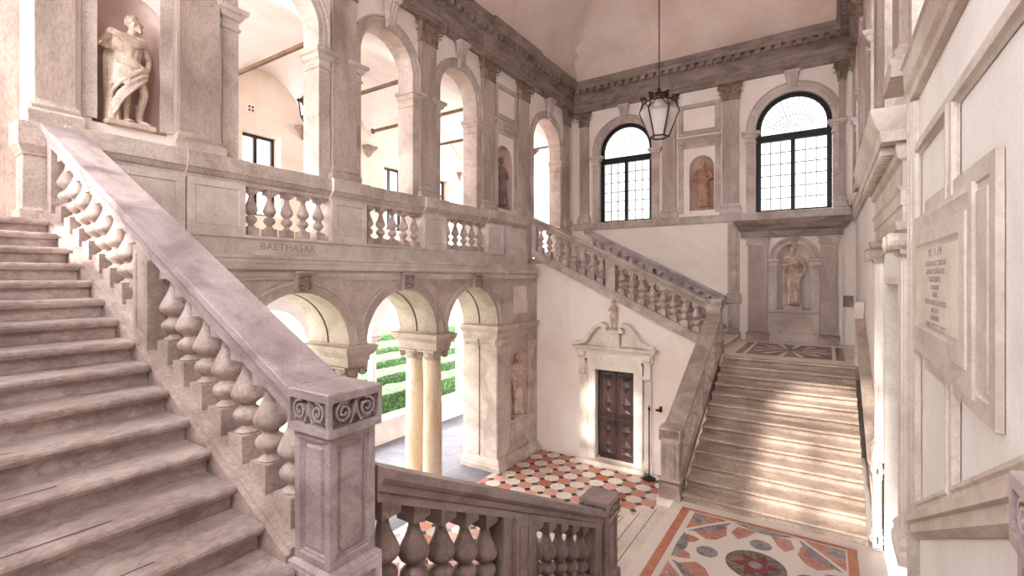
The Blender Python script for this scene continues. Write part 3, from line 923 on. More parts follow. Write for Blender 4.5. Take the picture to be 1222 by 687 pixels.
# ------------------------------------------------------------------ right wall: string course, panel frames, doorway
mb = MB(RT)
mb.sweep_u([(.003, 6.88), (.05, 6.90), (.06, 6.96), (.09, 7.0), (.10, 7.18), (.12, 7.2), (.003, 7.21)], -2.0, 5.66)
mb.sweep_u([(.003, 6.88), (.05, 6.90), (.06, 6.96), (.09, 7.0), (.10, 7.18), (.12, 7.2), (.003, 7.21)], 9.25, 16.4)
struct(mb.build('trim_33', 'stone_mid', smooth=.3))
STEP_SL = .473
mb = MB(RT)
fr = [(0, .003), (.0, .025), (.03, .03), (.06, .03), (.075, .045), (.10, .045), (.11, .02), (.13, .006)]
def frame_open(u0, u1, wa, wb, w1):
    """moulded frame whose foot follows the stair slope (wa at u0, wb at u1)"""
    r = []
    for i, d in fr:
        s = (wb - wa) / (u1 - u0)
        r.append([(u0 + i, d, wa + s * i + i), (u1 - i, d, wb - s * i + i), (u1 - i, d, w1 - i), (u0 + i, d, w1 - i)])
    mb.loft(r, cap0=False, cap1=False)
STEP_SL = .455
zb = lambda y: 3.24 + STEP_SL * (5.45 - y)
frame_open(4.05, 5.50, zb(4.05), zb(5.50), 6.48)
frame_open(2.25, 4.05, zb(2.25), zb(4.05), 6.48)
frame_open(0.45, 2.25, zb(0.45) , zb(2.25), 6.48)
struct(mb.build('trim_34', 'stone_mid', smooth=.4))
# sloping dado moulding under the frames
mb = MB(RT)
mb.sweep_u([(.003, 0), (.06, .0), (.10, -.02), (.10, -.08), (.07, -.09), (.07, -.17), (.04, -.20), (.02, -.21), (.003, -.21)], 2.28, 5.5, -STEP_SL, 0)
for v in range(len(mb.v)): mb.v[v] = (mb.v[v][0], mb.v[v][1], mb.v[v][2] + zb(0) + .0)
struct(mb.build('trim_35', 'stone_mid', smooth=.4))

mb = MB(RT)
for a, b, d in ((5.50, 5.65, .02), (5.52, 5.65, .045), (5.56, 5.64, .06), (5.60, 5.63, .075)):
    mb.box(a, b, .003, d, 2.3, 6.86)
struct(mb.build('trim_36', 'stone_mid', smooth=0))
# inscribed tablet
t = thing('inscribed_tablet', 'large moulded marble tablet with faded Latin inscription on the plaque wall', 'tablet', RT(4.3, .02, 4.59))
mb = MB(RT)
mb.panel(3.06, 4.95, 4.59, 5.895, [(0, .004), (0, .036), (.10, .036), (.11, .024), (.14, .024), (.15, .034)], fill=True)
mb.build('backing_slab', 'stone_mid', t, smooth=.4)
mb = MB(RT)
mb.panel(3.42, 5.44, 4.66, 5.80, [(0, .012), (0, .050), (.04, .056), (.07, .048), (.13, .044), (.14, .054), (.24, .060), (.26, .050), (.28, .048), (.30, .030)], fill=False)
mb.build('frame', 'stone_mid', t, smooth=.4)
mb = MB(RT); mb.box(3.70, 5.16, .012, .047, 4.92, 5.53); mb.build('slab', 'stone_white', t, smooth=0)
lines = [('PIO  VII  P M', .088), ('CREATO IN SACRO CONCLAVE', .052), ('A PATRIBVS CARDINALIBVS', .052), ('IN HOC TEMPLO', .05), ('CORONATO', .048), ('MARTII', .05), ('MONACHI SANCTI BENEDICTI', .052), ('MEMORIAM', .048), ('GRATI ANIMI', .048), ('ANNO MDCCCLXXX', .07)]
y = 5.52
for tx, sz in lines:
    y -= sz * .78
    text(tx, sz, 'letters', t, (0.68 - .0475, 4.46, y), ROT_R, .002)
    y -= sz * .32

# doorway in the middle of the right wall
t = thing('door_surround', 'projecting marble doorway with dentil cornice in the middle of plaque wall', 'doorway', RT(7.4, .1, ZI))
mb = MB(RT)
CP = [(.0, 5.82), (.02, 5.83), (.02, 5.98), (.035, 5.99), (.035, 6.12), (.06, 6.16), (.02, 6.17), (.02, 6.40), (.06, 6.43), (.07, 6.50), (.07, 6.58), (.19, 6.58), (.20, 6.68), (.23, 6.72), (.27, 6.84), (.28, 6.89)]
mb.rect(5.86, 8.98, .003, .06, CP, .6, 0, 1)
for k in range(24): mb.box(5.98 + k * .125, 5.98 + k * .125 + .07, .12, .235, 6.50, 6.575)
mb.build('cornice', 'stone_mid', t, smooth=.35)
for s in (-1, 1):
    a, b = (5.66, 6.14) if s < 0 else (8.66, 8.93)
    mb = MB(RT)
    for k, (q0, q1, dd) in enumerate(((a, b, .06), (a + .05, b - .05, .085), (a + .10, b - .10, .065), (a + .12, b - .12, .10))):
        mb.box(q0, q1, .003, dd, 2.92, 5.50)
    mb.rect(a, b, .003, .10, [(.04, 2.665), (.04, 2.76), (.02, 2.80), (.03, 2.86), (0, 2.92)], 1, 0, 1)
    mb.build('jamb', 'stone_white', t, smooth=.3)
    mb = MB(RT)
    mb.rect(a, b, .003, .1, [(0, 5.50), (.02, 5.52), (.02, 5.56), (0, 5.57), (0, 5.70), (.05, 5.74), (.06, 5.815)], 1, 0, 1)
    for q in (a + .03, b - .03):
        mb.tube([(q, .02, 5.63), (q, .20, 5.63)], .085, 12)
        mb.ribbon(spiral(q, 5.63, .012, .09, 1.6, PI / 2, 1), .024, .19, .215)
    mb.build('capital', 'stone', t, smooth=.5)

# ------------------------------------------------------------------ floors
def octo_floor():
    m, nt, b = newmat('octagon floor tiles')
    L = nt.links
    geo = N(nt, 'ShaderNodeNewGeometry')
    sep = N(nt, 'ShaderNodeSeparateXYZ')
    L.new(geo.outputs['Position'], sep.inputs[0])
    def math_(op, a, bb=None, c=None):
        n = N(nt, 'ShaderNodeMath', operation=op)
        for i, x in enumerate((a, bb, c)):
            if x is None: continue
            if isinstance(x, (int, float)): n.inputs[i].default_value = x
            else: L.new(x, n.inputs[i])
        return n.outputs[0]
    P = .37
    xs = math_('DIVIDE', sep.outputs[0], P); ys = math_('DIVIDE', sep.outputs[1], P)
    fx = math_('ABSOLUTE', math_('SUBTRACT', math_('FRACT', xs), .5)); fy = math_('ABSOLUTE', math_('SUBTRACT', math_('FRACT', ys), .5))
    dia = math_('GREATER_THAN', math_('ADD', fx, fy), .74)
    par = math_('MODULO', math_('ABSOLUTE', math_('ADD', math_('FLOOR', xs), math_('FLOOR', ys))), 2.0)
    par = math_('GREATER_THAN', par, .5)
    cell = N(nt, 'ShaderNodeCombineXYZ')
    L.new(math_('FLOOR', xs), cell.inputs[0]); L.new(math_('FLOOR', ys), cell.inputs[1])
    wn_ = N(nt, 'ShaderNodeTexWhiteNoise'); L.new(cell.outputs[0], wn_.inputs['Vector'])
    red = ramp(nt, [(0.0, lin('#b5654a')), (.5, lin('#cf8f78')), (1.0, lin('#dfab98'))]); L.new(wn_.outputs[0], red.inputs[0])
    wht = ramp(nt, [(0.0, lin('#d9cdc2')), (1.0, lin('#f1e9e0'))]); L.new(wn_.outputs[0], wht.inputs[0])
    mx = N(nt, 'ShaderNodeMixRGB'); L.new(par, mx.inputs[0]); L.new(red.outputs[0], mx.inputs[1]); L.new(wht.outputs[0], mx.inputs[2])
    m2 = N(nt, 'ShaderNodeMixRGB'); L.new(dia, m2.inputs[0]); L.new(mx.outputs[0], m2.inputs[1]); m2.inputs[2].default_value = lin('#2c2a30')
    nz = N(nt, 'ShaderNodeTexNoise'); nz.inputs['Scale'].default_value = 9; nz.inputs['Detail'].default_value = 6
    L.new(geo.outputs['Position'], nz.inputs['Vector'])
    rz = ramp(nt, [(.3, (.84, .82, .82, 1)), (.65, (1, 1, 1, 1))]); L.new(nz.outputs['Fac'], rz.inputs[0])
    m3 = N(nt, 'ShaderNodeMixRGB', blend_type='MULTIPLY'); m3.inputs[0].default_value = 1; L.new(m2.outputs[0], m3.inputs[1]); L.new(rz.outputs[0], m3.inputs[2])
    L.new(m3.outputs[0], b.inputs['Base Color']); b.inputs['Roughness'].default_value = .35
    return m
M['octo'] = octo_floor()
mb = MB(); mb.box(-7.6, 0.68, -1.8, 16.6, -.3, 0.0); struct(mb.build('floor', 'octo', smooth=0))
mb = MB(); mb.box(-13.1, -7.6, -6.0, 26.0, -.3, -.002); struct(mb.build('floor_cloister', 'paving', smooth=0))
mb = MB(); mb.box(-13.05, -8.0, -3.0, 26.0, 5.66, ZG); mb.box(-8.0, -6.99, -1.8, 1.0, 5.66, ZG); struct(mb.build('floor_gallery', 'stone', smooth=0))
mb = MB(); mb.box(-7.98, -6.9, 13.26, 16.58, 5.64, ZG); struct(mb.build('floor_stairhead', 'stone', smooth=0))

class Flat(MB):
    """inlay drawn in the floor plane: polygons (x, y) set a hair above the bed"""
    def poly(self, pts, z):
        tris = tessellate_polygon([[Vector((x, y, 0)) for x, y in pts]])
        return self.add([(x, y, z) for x, y in pts], [tuple(t) for t in tris])
def circ(cx, cy, r, n=32, a0=0): return [(cx + r * math.cos(a0 + 2 * PI * i / n), cy + r * math.sin(a0 + 2 * PI * i / n)) for i in range(n)]
def lens(p, q, bulge_in, bulge_out, n=12):
    (x0, y0), (x1, y1) = p, q
    L_ = math.hypot(x1 - x0, y1 - y0); nx_, ny_ = -(y1 - y0) / L_, (x1 - x0) / L_
    a = [(x0 + (x1 - x0) * i / n + nx_ * bulge_in * math.sin(PI * i / n), y0 + (y1 - y0) * i / n + ny_ * bulge_in * math.sin(PI * i / n)) for i in range(n + 1)]
    b = [(x0 + (x1 - x0) * i / n - nx_ * bulge_out * math.sin(PI * i / n), y0 + (y1 - y0) * i / n - ny_ * bulge_out * math.sin(PI * i / n)) for i in range(n, -1, -1)]
    return a + b[1:-1]
MATS = ['white', 'orange_in', 'slate_in', 'pink_in', 'red_in', 'olive_in', 'stone_white', 'stone_dark']
mb = Flat()
mb.box(-2.25, .68, 5.75, 8.66, 1.2, ZI - .002)
mb.box(-2.56, .68, 1.85, 5.75, 1.2, ZI - .002)
mb.box(-2.56, .68, 8.66, 12.9, 1.2, ZI - .002)
cx, cy = -.81, 7.27
z1, z2, z3, z4 = ZI, ZI + .002, ZI + .004, ZI + .006
mb.cur = 1; mb.poly([(-2.06, 6.0), (.36, 6.0), (.36, 8.50), (-2.06, 8.50)], z1)
mb.cur = 0; mb.poly([(-1.93, 6.12), (.24, 6.12), (.24, 8.41), (-1.93, 8.41)], z2)
hx, hy = 1.02, 1.10
pts8 = [(-.44, hy), (.44, hy), (hx, .42), (hx, -.42), (.44, -hy), (-.44, -hy), (-hx, -.42), (-hx, .42)]
pts8 = [(cx + a, cy + b) for a, b in pts8]
for i in range(8):
    p, q = pts8[i], pts8[(i + 1) % 8]
    mx_, my_ = (p[0] + q[0]) / 2 - cx, (p[1] + q[1]) / 2 - cy
    s = .97
    pp = (p[0] + (q[0] - p[0]) * .04, p[1] + (q[1] - p[1]) * .04); qq = (q[0] + (p[0] - q[0]) * .04, q[1] + (p[1] - q[1]) * .04)
    mb.cur = 2; mb.poly(lens(pp, qq, .02, .13), z3 + .001)
for sx in (-1, 1):
    for sy in (-1, 1):
        X = lambda a: cx + sx * a; Y = lambda b: cy + sy * b
        mb.cur = 3; mb.poly([(X(.52), Y(1.11)), (X(1.03), Y(1.11)), (X(1.03), Y(.52))], z3)
        mb.cur = 2; mb.poly([(X(.80), Y(1.09)), (X(1.01), Y(1.09)), (X(1.01), Y(.85)), (X(.86), Y(.80))], z4)
        # pink kites round the discs
        mb.cur = 3
        mb.poly([(X(.10), Y(.98)), (X(.36), Y(1.0)), (X(.42), Y(.76)), (X(.30), Y(.60)), (X(.20), Y(.74))], z3)
        mb.poly([(X(.50), Y(.90)), (X(.92), Y(.50)), (X(.70), Y(.34)), (X(.56), Y(.42)), (X(.46), Y(.62)), (X(.48), Y(.74))], z3)
        mb.poly([(X(.98), Y(.36)), (X(.96), Y(.08)), (X(.82), Y(.18)), (X(.78), Y(.30))], z3)
for a in (0, PI / 2, PI, 3 * PI / 2):
    x, y_ = cx + .62 * math.cos(a), cy + .60 * math.sin(a)
    mb.cur = 0; mb.poly(circ(x, y_, .19), z4)
    mb.cur = 2; mb.poly(circ(x, y_, .145), z4 + .002)
mb.cur = 0; mb.poly(circ(cx, cy, .43, 40), z4 + .001)
mb.cur = 5; mb.poly(circ(cx, cy, .375, 40), z4 + .003)
star = []
for i in range(12):
    a = 2 * PI * i / 12 + .2; r_ = .33 if i % 2 == 0 else .16
    star.append((cx + r_ * math.cos(a), cy + r_ * math.sin(a)))
mb.cur = 4; mb.poly(star, z4 + .005)
for i in range(6):
    a = 2 * PI * i / 6 + .2
    mb.cur = 3; mb.poly([(cx + .12 * math.cos(a), cy + .12 * math.sin(a)), (cx + .2 * math.cos(a + .5), cy + .2 * math.sin(a + .5)), (cx + .36 * math.cos(a + .52), cy + .36 * math.sin(a + .52)), (cx + .2 * math.cos(a + .56), cy + .2 * math.sin(a + .56))], z4 + .007)
mb.cur = 2; mb.poly(circ(cx, cy, .085), z4 + .009)
struct(mb.build('floor_inlaid', MATS, smooth=0))
# landing floors
def landing(name, y0, y1, cyl):
    mb = Flat(); mb.cur = 6
    mb.box(-2.5, .68, y0, y1, ZL - .3, ZL - .002)
    mb.cur = 4; mb.poly([(-1.95, cyl - 1.2), (-1.78, cyl - 1.2), (-1.78, cyl + 1.2), (-1.95, cyl + 1.2)], ZL - .001)
    mb.poly([(.18, cyl - 1.2), (.35, cyl - 1.2), (.35, cyl + 1.2), (.18, cyl + 1.2)], ZL - .001)
    c0 = -.81
    mb.cur = 7; mb.poly([(-1.7, cyl - 1.2), (.10, cyl - 1.2), (.10, cyl + 1.2), (-1.7, cyl + 1.2)], ZL - .0015)
    for i in range(24):
        a = 2 * PI * i / 24 + .1; b_ = .075
        rr = 1.0 if i % 2 else .85
        mb.cur = (2, 0, 5, 0, 4, 0)[i % 6]
        mb.poly([(c0 + .1 * math.cos(a), cyl + .1 * math.sin(a)), (c0 + rr * .8 * math.cos(a - b_), cyl + rr * 1.1 * math.sin(a - b_)), (c0 + rr * .9 * math.cos(a), cyl + rr * 1.2 * math.sin(a)), (c0 + rr * .8 * math.cos(a + b_), cyl + rr * 1.1 * math.sin(a + b_))], ZL - .0005)
    mb.cur = 2
    for i in range(4):
        a = 2 * PI * i / 4
        mb.poly([(c0, cyl), (c0 + .30 * math.cos(a - .5), cyl + .30 * math.sin(a - .5)), (c0 + .30 * math.cos(a + .5), cyl + .30 * math.sin(a + .5))], ZL + .0004)
    return struct(mb.build(name, MATS, smooth=0))
landing('floor_landing', 12.86, 16.6, 14.55)
landing('floor_landing_front', -1.8, 1.72, 0.1)

# ------------------------------------------------------------------ staircases
def step_mesh(mb, fn, r0, r1, z0, z1, a0, a1, wear, seed):
    """one step: rounded nosing, moulded riser, worn edge; fn(run, across, up)"""
    prof = [(r0 + .058, z0 - .0), (r0 + .058, z1 - .068), (r0 + .012, z1 - .06), (r0 + .0, z1 - .045), (r0 - .006, z1 - .028), (r0 - .002, z1 - .010), (r0 + .012, z1), (r1 + .057, z1), (r1 + .057, z0)]
    n = max(2, int(abs(a1 - a0) / .07)) if wear else 2
    rings = []
    for i in range(n + 1):
        a = a0 + (a1 - a0) * i / n
        e = 0.0
        if wear:
            q = noise.noise(Vector((a * 3.1, seed * 7.7, 0))) * .012 + min(0, noise.noise(Vector((a * 9.0, seed * 3.3, 4))) + .25) * -.035 * wear
            e = q
        rings.append([fn(p[0] + (e if 2 <= k <= 6 else 0), a, p[1] - (abs(e) * .5 if 4 <= k <= 6 else 0)) for k, p in enumerate(prof)])
    mb.loft(rings)

def staircase(name, label, loc, fn, n, z0, dz, r0, dr, a0, a1, mat, wear=0, grooves=None, floor_z=0.0, extra=None):
    t = thing(name, label, 'staircase', loc)
    for k in range(n):
        mb = MB()
        ra, rb = r0 + dr * k, r0 + dr * (k + 1)
        if k == n - 1: rb = ra + (extra or .1)
        step_mesh(mb, fn, ra, rb, z0 + dz * k, z0 + dz * (k + 1), a0, a1, wear, k + 1)
        if grooves and k in grooves:
            mb.cur = 1
            for g0, g1, off in grooves[k]:
                q = [(ra + off, g0), (ra + off + .011, g0), (ra + off + .011, g1), (ra + off, g1)]
                z = z0 + dz * (k + 1) + .0006
                mb.add([fn(p[0], p[1], z) for p in q], [(0, 1, 2, 3)])
        mb.build('step', [mat, 'gap'], t, smooth=.5)
    # the masonry that carries the steps
    mb = MB()
    # simple sloped body under the treads
    body = [(r0 + dr + .07, floor_z + .003), (r0 + dr * (n - 1) + .07, floor_z + .003), (r0 + dr * (n - 1) + .07, z0 + dz * (n - 1) - .002), (r0 + dr * 1 + .07, z0 + dz * 1 - .01)]
    mb.loft([[fn(p[0], a, p[1]) for p in body] for a in (a0 + .01, a1 - .01)])
    mb.build('stair_body', 'stone', t, smooth=0)
    return t
# far middle flight: climbs +y
staircase('staircase', 'broad sunlit flight rising from inlaid floor to the landing niche', (-.8, 8.65, ZI), lambda r, a, z: (a, r, z), 13, ZI, (ZL - ZI) / 13, 8.65, .325, -2.118, .495, 'tread_far', .5, None, ZI, .17)
# near middle flight: climbs -y
staircase("staircase", "flight descending from the landing under the viewer to the inlaid floor", (-.8, 5.74, ZI), lambda r, a, z: (a, 5.74 - r, z), 13, ZI, (ZL - ZI) / 13, 0.0, .325, -2.118, .495, "tread_far", 0, None, ZI, .1)
# near upper flight: climbs -x
gr = {}
for k, g in {1: (.42, .06), 2: (.62, .10), 3: (.60, .09), 4: (.74, .10), 5: (.85, .09), 6: (.80, .09), 7: (.78, .08)}.items():
    gr[k] = [(-1.55, 1.58 - g[0], g[1])]
gr[2] = [(-1.55, .72, .10), (.86, 1.06, .09)]
staircase('staircase', 'worn pink-grey marble steps climbing behind the big scroll-capped post', (-2.13, 0, ZL), lambda r, a, z: (-2.13 - r, a, z), 16, ZL, (ZG - ZL) / 16, 0.0, .306, -1.78, 1.565, 'tread', 1, gr, 0.0, .28)
# far upper flight: climbs -x
staircase('staircase', 'upper flight of steps above the walnut door, rising behind the balusters', (-2.26, 15, ZL), lambda r, a, z: (-2.26 - r, a, z), 16, ZL, (ZG - ZL) / 16, 0.0, .306, 13.27, 16.18, 'stone_white', 0, None, 0.0, .0505)
# side steps down to the octagon floor: descend -x
t = staircase('staircase', 'low white steps going down from the inlaid floor to octagon tiles', (-4.7, 7.2, 0), lambda r, a, z: (-4.73 + r, a, z), 8, 0.0, ZI / 9, 0.0, .31, 5.77, 8.66, 'stone_white', 0, {k: [(5.9, 8.5, .05)] for k in range(2, 8)}, 0.0, .27)
# ------------------------------------------------------------------ newel posts
def face_fn(face, x0, x1, y0, y1):
    return {'-y': (lambda u, d, w: (u, y0 - d, w), x0, x1), '+y': (lambda u, d, w: (u, y1 + d, w), x0, x1),
            '+x': (lambda u, d, w: (x1 + d, u, w), y0, y1), '-x': (lambda u, d, w: (x0 - d, u, w), y0, y1)}[face]
def newel(label, x0, x1, y0, y1, zb, zt, base_h, faces, base_scroll, mat='rail', plain=()):
    t = thing('newel_post', label, 'stair post', ((x0 + x1) / 2, (y0 + y1) / 2, zb))
    zc = zt - .235
    ins = .028
    # base
    mb = MB()
    g = .022
    mb.rect(x0 + g, x1 - g, y0 + g, y1 - g, [(0, zb + .003), (0, zb + base_h - .06), (-.01, zb + base_h - .05)], 1, 1, 1)
    for f in ('-y', '+y', '+x', '-x'):
        fn, a, b = face_fn(f, x0, x1, y0, y1)
        k = MB(fn); q = min(1, (b - a) / .34); k.panel(a, b, zb + .003, zb + base_h - .05, [(0, -.0), (.05 * q, 0), (.055 * q, -.02)]); mb.v, b0 = mb.v + k.v, len(mb.v)
        mb.f += [[b0 + i for i in q] for q in k.f]; mb.m += k.m
    mb.rect(x0, x1, y0, y1, [(0, zb + base_h - .05), (0, zb + base_h - .02), (-ins, zb + base_h)], 1, 1, 1)
    bs = mb.build('base', mat, t, smooth=.3)
    # shaft with sunk panels
    ins = ins * min(1, (x1 - x0) / .34)
    sx0, sx1, sy0, sy1 = x0 + ins, x1 - ins, y0 + ins, y1 - ins
    mb = MB()
    mb.box(sx0 + .03, sx1 - .03, sy0 + .03, sy1 - .03, zb + base_h - .01, zc + .01)
    for f in ('-y', '+y', '+x', '-x'):
        fn, a, b = face_fn(f, sx0, sx1, sy0, sy1)
        k = MB(fn); q = min(1, (b - a) / .30); k.panel(a, b, zb + base_h - .002, zc + .002, [(i * q, d) for i, d in [(0, 0), (.042, 0), (.046, -.014), (.058, -.014), (.064, -.024), (.078, -.024), (.088, -.010)]]); b0 = len(mb.v)
        mb.v += k.v; mb.f += [[b0 + i for i in q] for q in k.f]; mb.m += k.m
    mb.build('shaft', mat, t, smooth=.3)
    # cap with sunk scroll fields
    mb = MB()
    ix = .042 * min(1, (x1 - x0) / .34); mb.box(x0 + ix, x1 - ix, y0 + .042, y1 - .042, zc + .002, zt - .012)
    mb.rect(x0, x1, y0, y1, [(-.03, zc + .001), (0, zc + .003), (0, zc + .02), (-.02, zc + .0205)], 1, 1, 1)
    mb.rect(x0, x1, y0, y1, [(-.03, zt - .03), (0, zt - .025), (0, zt - .008), (-.008, zt)], 1, 1, 1)
    for f in ('-y', '+y', '+x', '-x'):
        fn, a, b = face_fn(f, x0, x1, y0, y1)
        k = MB(fn); q = min(1, (b - a) / .34); k.panel(a, b, zc + .02, zt - .025, [(0, 0), (.026 * q, 0), (.028 * q, -.040 * q)]); b0 = len(mb.v)
        mb.v += k.v; mb.f += [[b0 + i for i in q] for q in k.f]; mb.m += k.m
    cp = mb.build('cap', mat, t, smooth=.3)
    for f in faces:
        fn, a, b = face_fn(f, x0, x1, y0, y1)
        k = MB(fn); q = min(1, (b - a) / .34); scroll_relief(k, a + .036 * q, b - .036 * q, zc + .05, zt - .055, -.041 * q, -.004)
        k.build('scroll_relief', mat, cp, smooth=.5)
        if base_scroll:
            k = MB(fn); scroll_relief(k, a + .06 * q, b - .06 * q, zb + .06, zb + base_h - .11, -.022, -.002)
            k.build('scroll_relief', mat, bs, smooth=.5)
    return t
newel('big square stair post with scroll-carved cap where steps and lower rail meet', -2.53, -2.165, 1.58, 1.94, ZL, 4.69, .34, ('-y', '+x'), False)
newel('dark stair post ending the low balustrade beside the white side steps', -2.51, -2.14, 5.34, 5.74, ZI, 2.65, .34, ('-y', '+x'), True, 'rail_shade')
newel('pale scroll-carved stair post at the foot of the sunlit far flight', -2.51, -2.135, 8.63, 8.99, ZI, 2.65, .34, ('-y', '+x'), True, 'balust')
newel('stair post at the landing where the two far balustrades meet', -2.56, -2.17, 12.73, 13.10, ZL, 4.77, .34, ('-y', '+x'), False, 'balust')
newel('half stair post against plaque wall at foot of the far flight', .545, .662, 8.63, 8.99, ZI, 2.65, .34, ('-y', '-x'), True, 'stone_white')
newel('small half stair post against plaque wall at the far landing', .50, .662, 12.73, 13.10, ZL, 4.77, .34, ('-y', '-x'), False, 'stone_white')
newel('grey scroll-capped half stair post under the tablet, cut by the picture edge', .48, .662, 1.75, 2.13, ZL, 4.70, .34, ('-x', '-y'), False)

# ------------------------------------------------------------------ balustrades
RAIL = [(.055, -.215), (.055, -.16), (.035, -.145), (.03, -.10), (.012, -.085), (0, -.06), (0, -.004), (.006, 0), (.344, 0), (.35, -.004), (.35, -.06), (.338, -.085), (.32, -.10), (.315, -.145), (.295, -.16), (.295, -.215)]
def balustrade(name, label, loc, fn, s, sl, zt, u0, u1, hb, dr, bal, peds, strips, mat='rail', bmat='balust', basem='balust', curb=.22, cin=.045, bal_d=.175):
    """sloping balustrade. fn(u, d, w); rail top = zt + sl * (u - u0)*... ; bal = baluster positions; peds/strips = (a, b) pedestals and half-baluster strips"""
    t = thing(name, label, 'balustrade', loc)
    top = lambda u: zt + sl * (u - u0)
    a, b = min(u0, u1), max(u0, u1)
    mb = MB(fn); mb.sweep_u([(d, zt + w) for d, w in RAIL], a, b, sl, u0); mb.build('handrail', mat, t, smooth=.35)
    mb = MB(fn)
    cb = -(.215 + hb)
    mb.sweep_u([(cin, zt + cb - curb), (cin, zt + cb - .03), (.02, zt + cb - .028), (.02, zt + cb - .004), (.045, zt + cb), (.305, zt + cb), (.33, zt + cb - .004), (.33, zt + cb - .028), (.305, zt + cb - .03), (.305, zt + cb - curb)], a, b, sl, u0)
    mb.build('curb', basem, t, smooth=.3)
    ax = Vector(fn(1, 0, 0)) - Vector(fn(0, 0, 0))
    su = ax.x if abs(ax.x) > .5 else ax.y
    if abs(ax.x) > .5: me = baluster_mesh('baluster', bmat, hb, slope_u=sl * su)
    else: me = baluster_mesh('baluster', bmat, hb, slope_d=sl * su)
    first = None
    for u in bal:
        p = Vector(fn(u, bal_d, top(u) + cb))
        if first is None:
            first = link('baluster', me, t, p)
        else:
            c = first.copy(); COL.objects.link(c); c.location = p - ORG[t.name]
    for (p, q) in peds:
        mb = MB(fn)
        mb.box(p, q, .05, .30, 0, hb + .03)
        mb.panel(p, q, 0.0, hb, [(0, .30), (0, .322), (.05, .322), (.055, .31), (.065, .31), (.07, .316)])
        mb.panel(p, q, 0.0, hb, [(0, .05), (0, .028), (.05, .028), (.055, .04), (.065, .04), (.07, .034)])
        f0 = mb.fn
        org_v = mb.v
        mb2 = MB(); mb2.f, mb2.m = mb.f, mb.m
        # shear the pedestal so that top and foot follow the stair
        mb2.v = [(x, y, z + cb + zt + sl * (((x if abs(ax.x) > .5 else y) - (Vector(fn(0, 0, 0)).x if abs(ax.x) > .5 else Vector(fn(0, 0, 0)).y)) * su - u0)) for x, y, z in org_v]
        mb2.build('pedestal', basem, t, smooth=.3)
    for (p, q) in strips:
        mb = MB(fn)
        mb.sweep_u([(.06, zt + cb - .003), (.06, zt - .212), (.29, zt - .212), (.29, zt + cb - .003)], p, q, sl, u0)
        mb.build('half_baluster', basem, t, smooth=.3)
    return t
SL = .5
# near upper flight (along x, climbing to -x)
fnA = lambda u, d, w: (-u, 1.58 + d, w)
b1 = [2.72 + .268 * i for i in range(7)]
b2 = [4.94 + .268 * i for i in range(8)]
balustrade('balustrade', 'massive sloping balustrade with broad mauve rail beside the worn pink-grey steps', (-4.8, 1.75, ZL), fnA, 1, SL, 4.69, 2.532, 7.08, .70, 0, b1 + b2, [(4.45, 4.72)], [(6.95, 7.08)], cin=-.01)
# far upper flight above the door
fnB = lambda u, d, w: (-u, 12.75 + d, w)
balustrade('balustrade', 'sloping balustrade above the walnut door, climbing to the gallery corner', (-4.8, 12.9, ZL), fnB, 1, .475, 4.75, 2.562, 7.62, .74, 0, [2.80 + .282 * i for i in range(8)] + [5.38 + .282 * i for i in range(8)], [(4.93, 5.20)], [(7.48, 7.62)], 'rail_far', 'balust', 'balust', .26)
# wall rail of the far upper flight
fnC = lambda u, d, w: (-u, 16.20 + d, w)
balustrade('wall_balustrade', 'dark wall-side balustrade running up the white back wall behind upper flight', (-5, 16.4, ZL), fnC, 1, .50, 4.72, 2.68, 7.45, .70, 0, [2.9 + .30 * i for i in range(7)] + [5.3 + .30 * i for i in range(7)], [(4.93, 5.16)], [], 'rail', 'balust', 'balust', .2)
# near middle flight (descending to +y)
fnD = lambda u, d, w: (-2.50 + d, u, w)
balustrade('balustrade', 'dark low balustrade dropping from big stair post to the side steps', (-2.3, 3.6, ZL), fnD, 1, -.482, 4.20, 1.942, 5.338, .72, 0, [2.09, 2.36, 2.63, 2.90, 3.16, 3.92, 4.18, 4.44, 4.70, 4.96], [(3.41, 3.67)], [(3.27, 3.41), (3.67, 3.80), (5.12, 5.338)], 'rail_shade', 'balust_shade', 'balust_shade', .24)
# far middle flight (climbing to +y)
balustrade('balustrade', 'sunlit balustrade with plain sloping rail along the far flight', (-2.3, 10.9, ZI), fnD, 1, .482, 2.62, 8.992, 12.728, .72, 0, [9.30 + .26 * i for i in range(5)] + [11.1 + .26 * i for i in range(6)], [(10.62, 10.88)], [(8.992, 9.16)], 'rail_far', 'stone_white', 'balust', .24)
# wall rail on the plaque wall beside the far flight
t = thing('wall_rail', 'plain sloping stone rail on the plaque wall beside the far flight', 'stair rail', (.6, 10.9, ZI))
fnE = lambda u, d, w: (.676 - d, u, w)
mb = MB(fnE); mb.sweep_u([(0, 2.62 - .22), (.09, 2.40), (.11, 2.46), (.16, 2.52), (.175, 2.56), (.175, 2.615), (.17, 2.62), (0, 2.62)], 8.992, 12.728, .482, 8.992); mb.build('handrail', 'rail_far', t, smooth=.35)
mb = MB(fnE); mb.sweep_u([(0, 1.60), (.10, 1.60), (.10, 1.74), (.07, 1.75), (.07, 2.38), (0, 2.38)], 8.992, 12.728, .482, 8.992); mb.build('parapet', 'stone_white', t, smooth=.3)

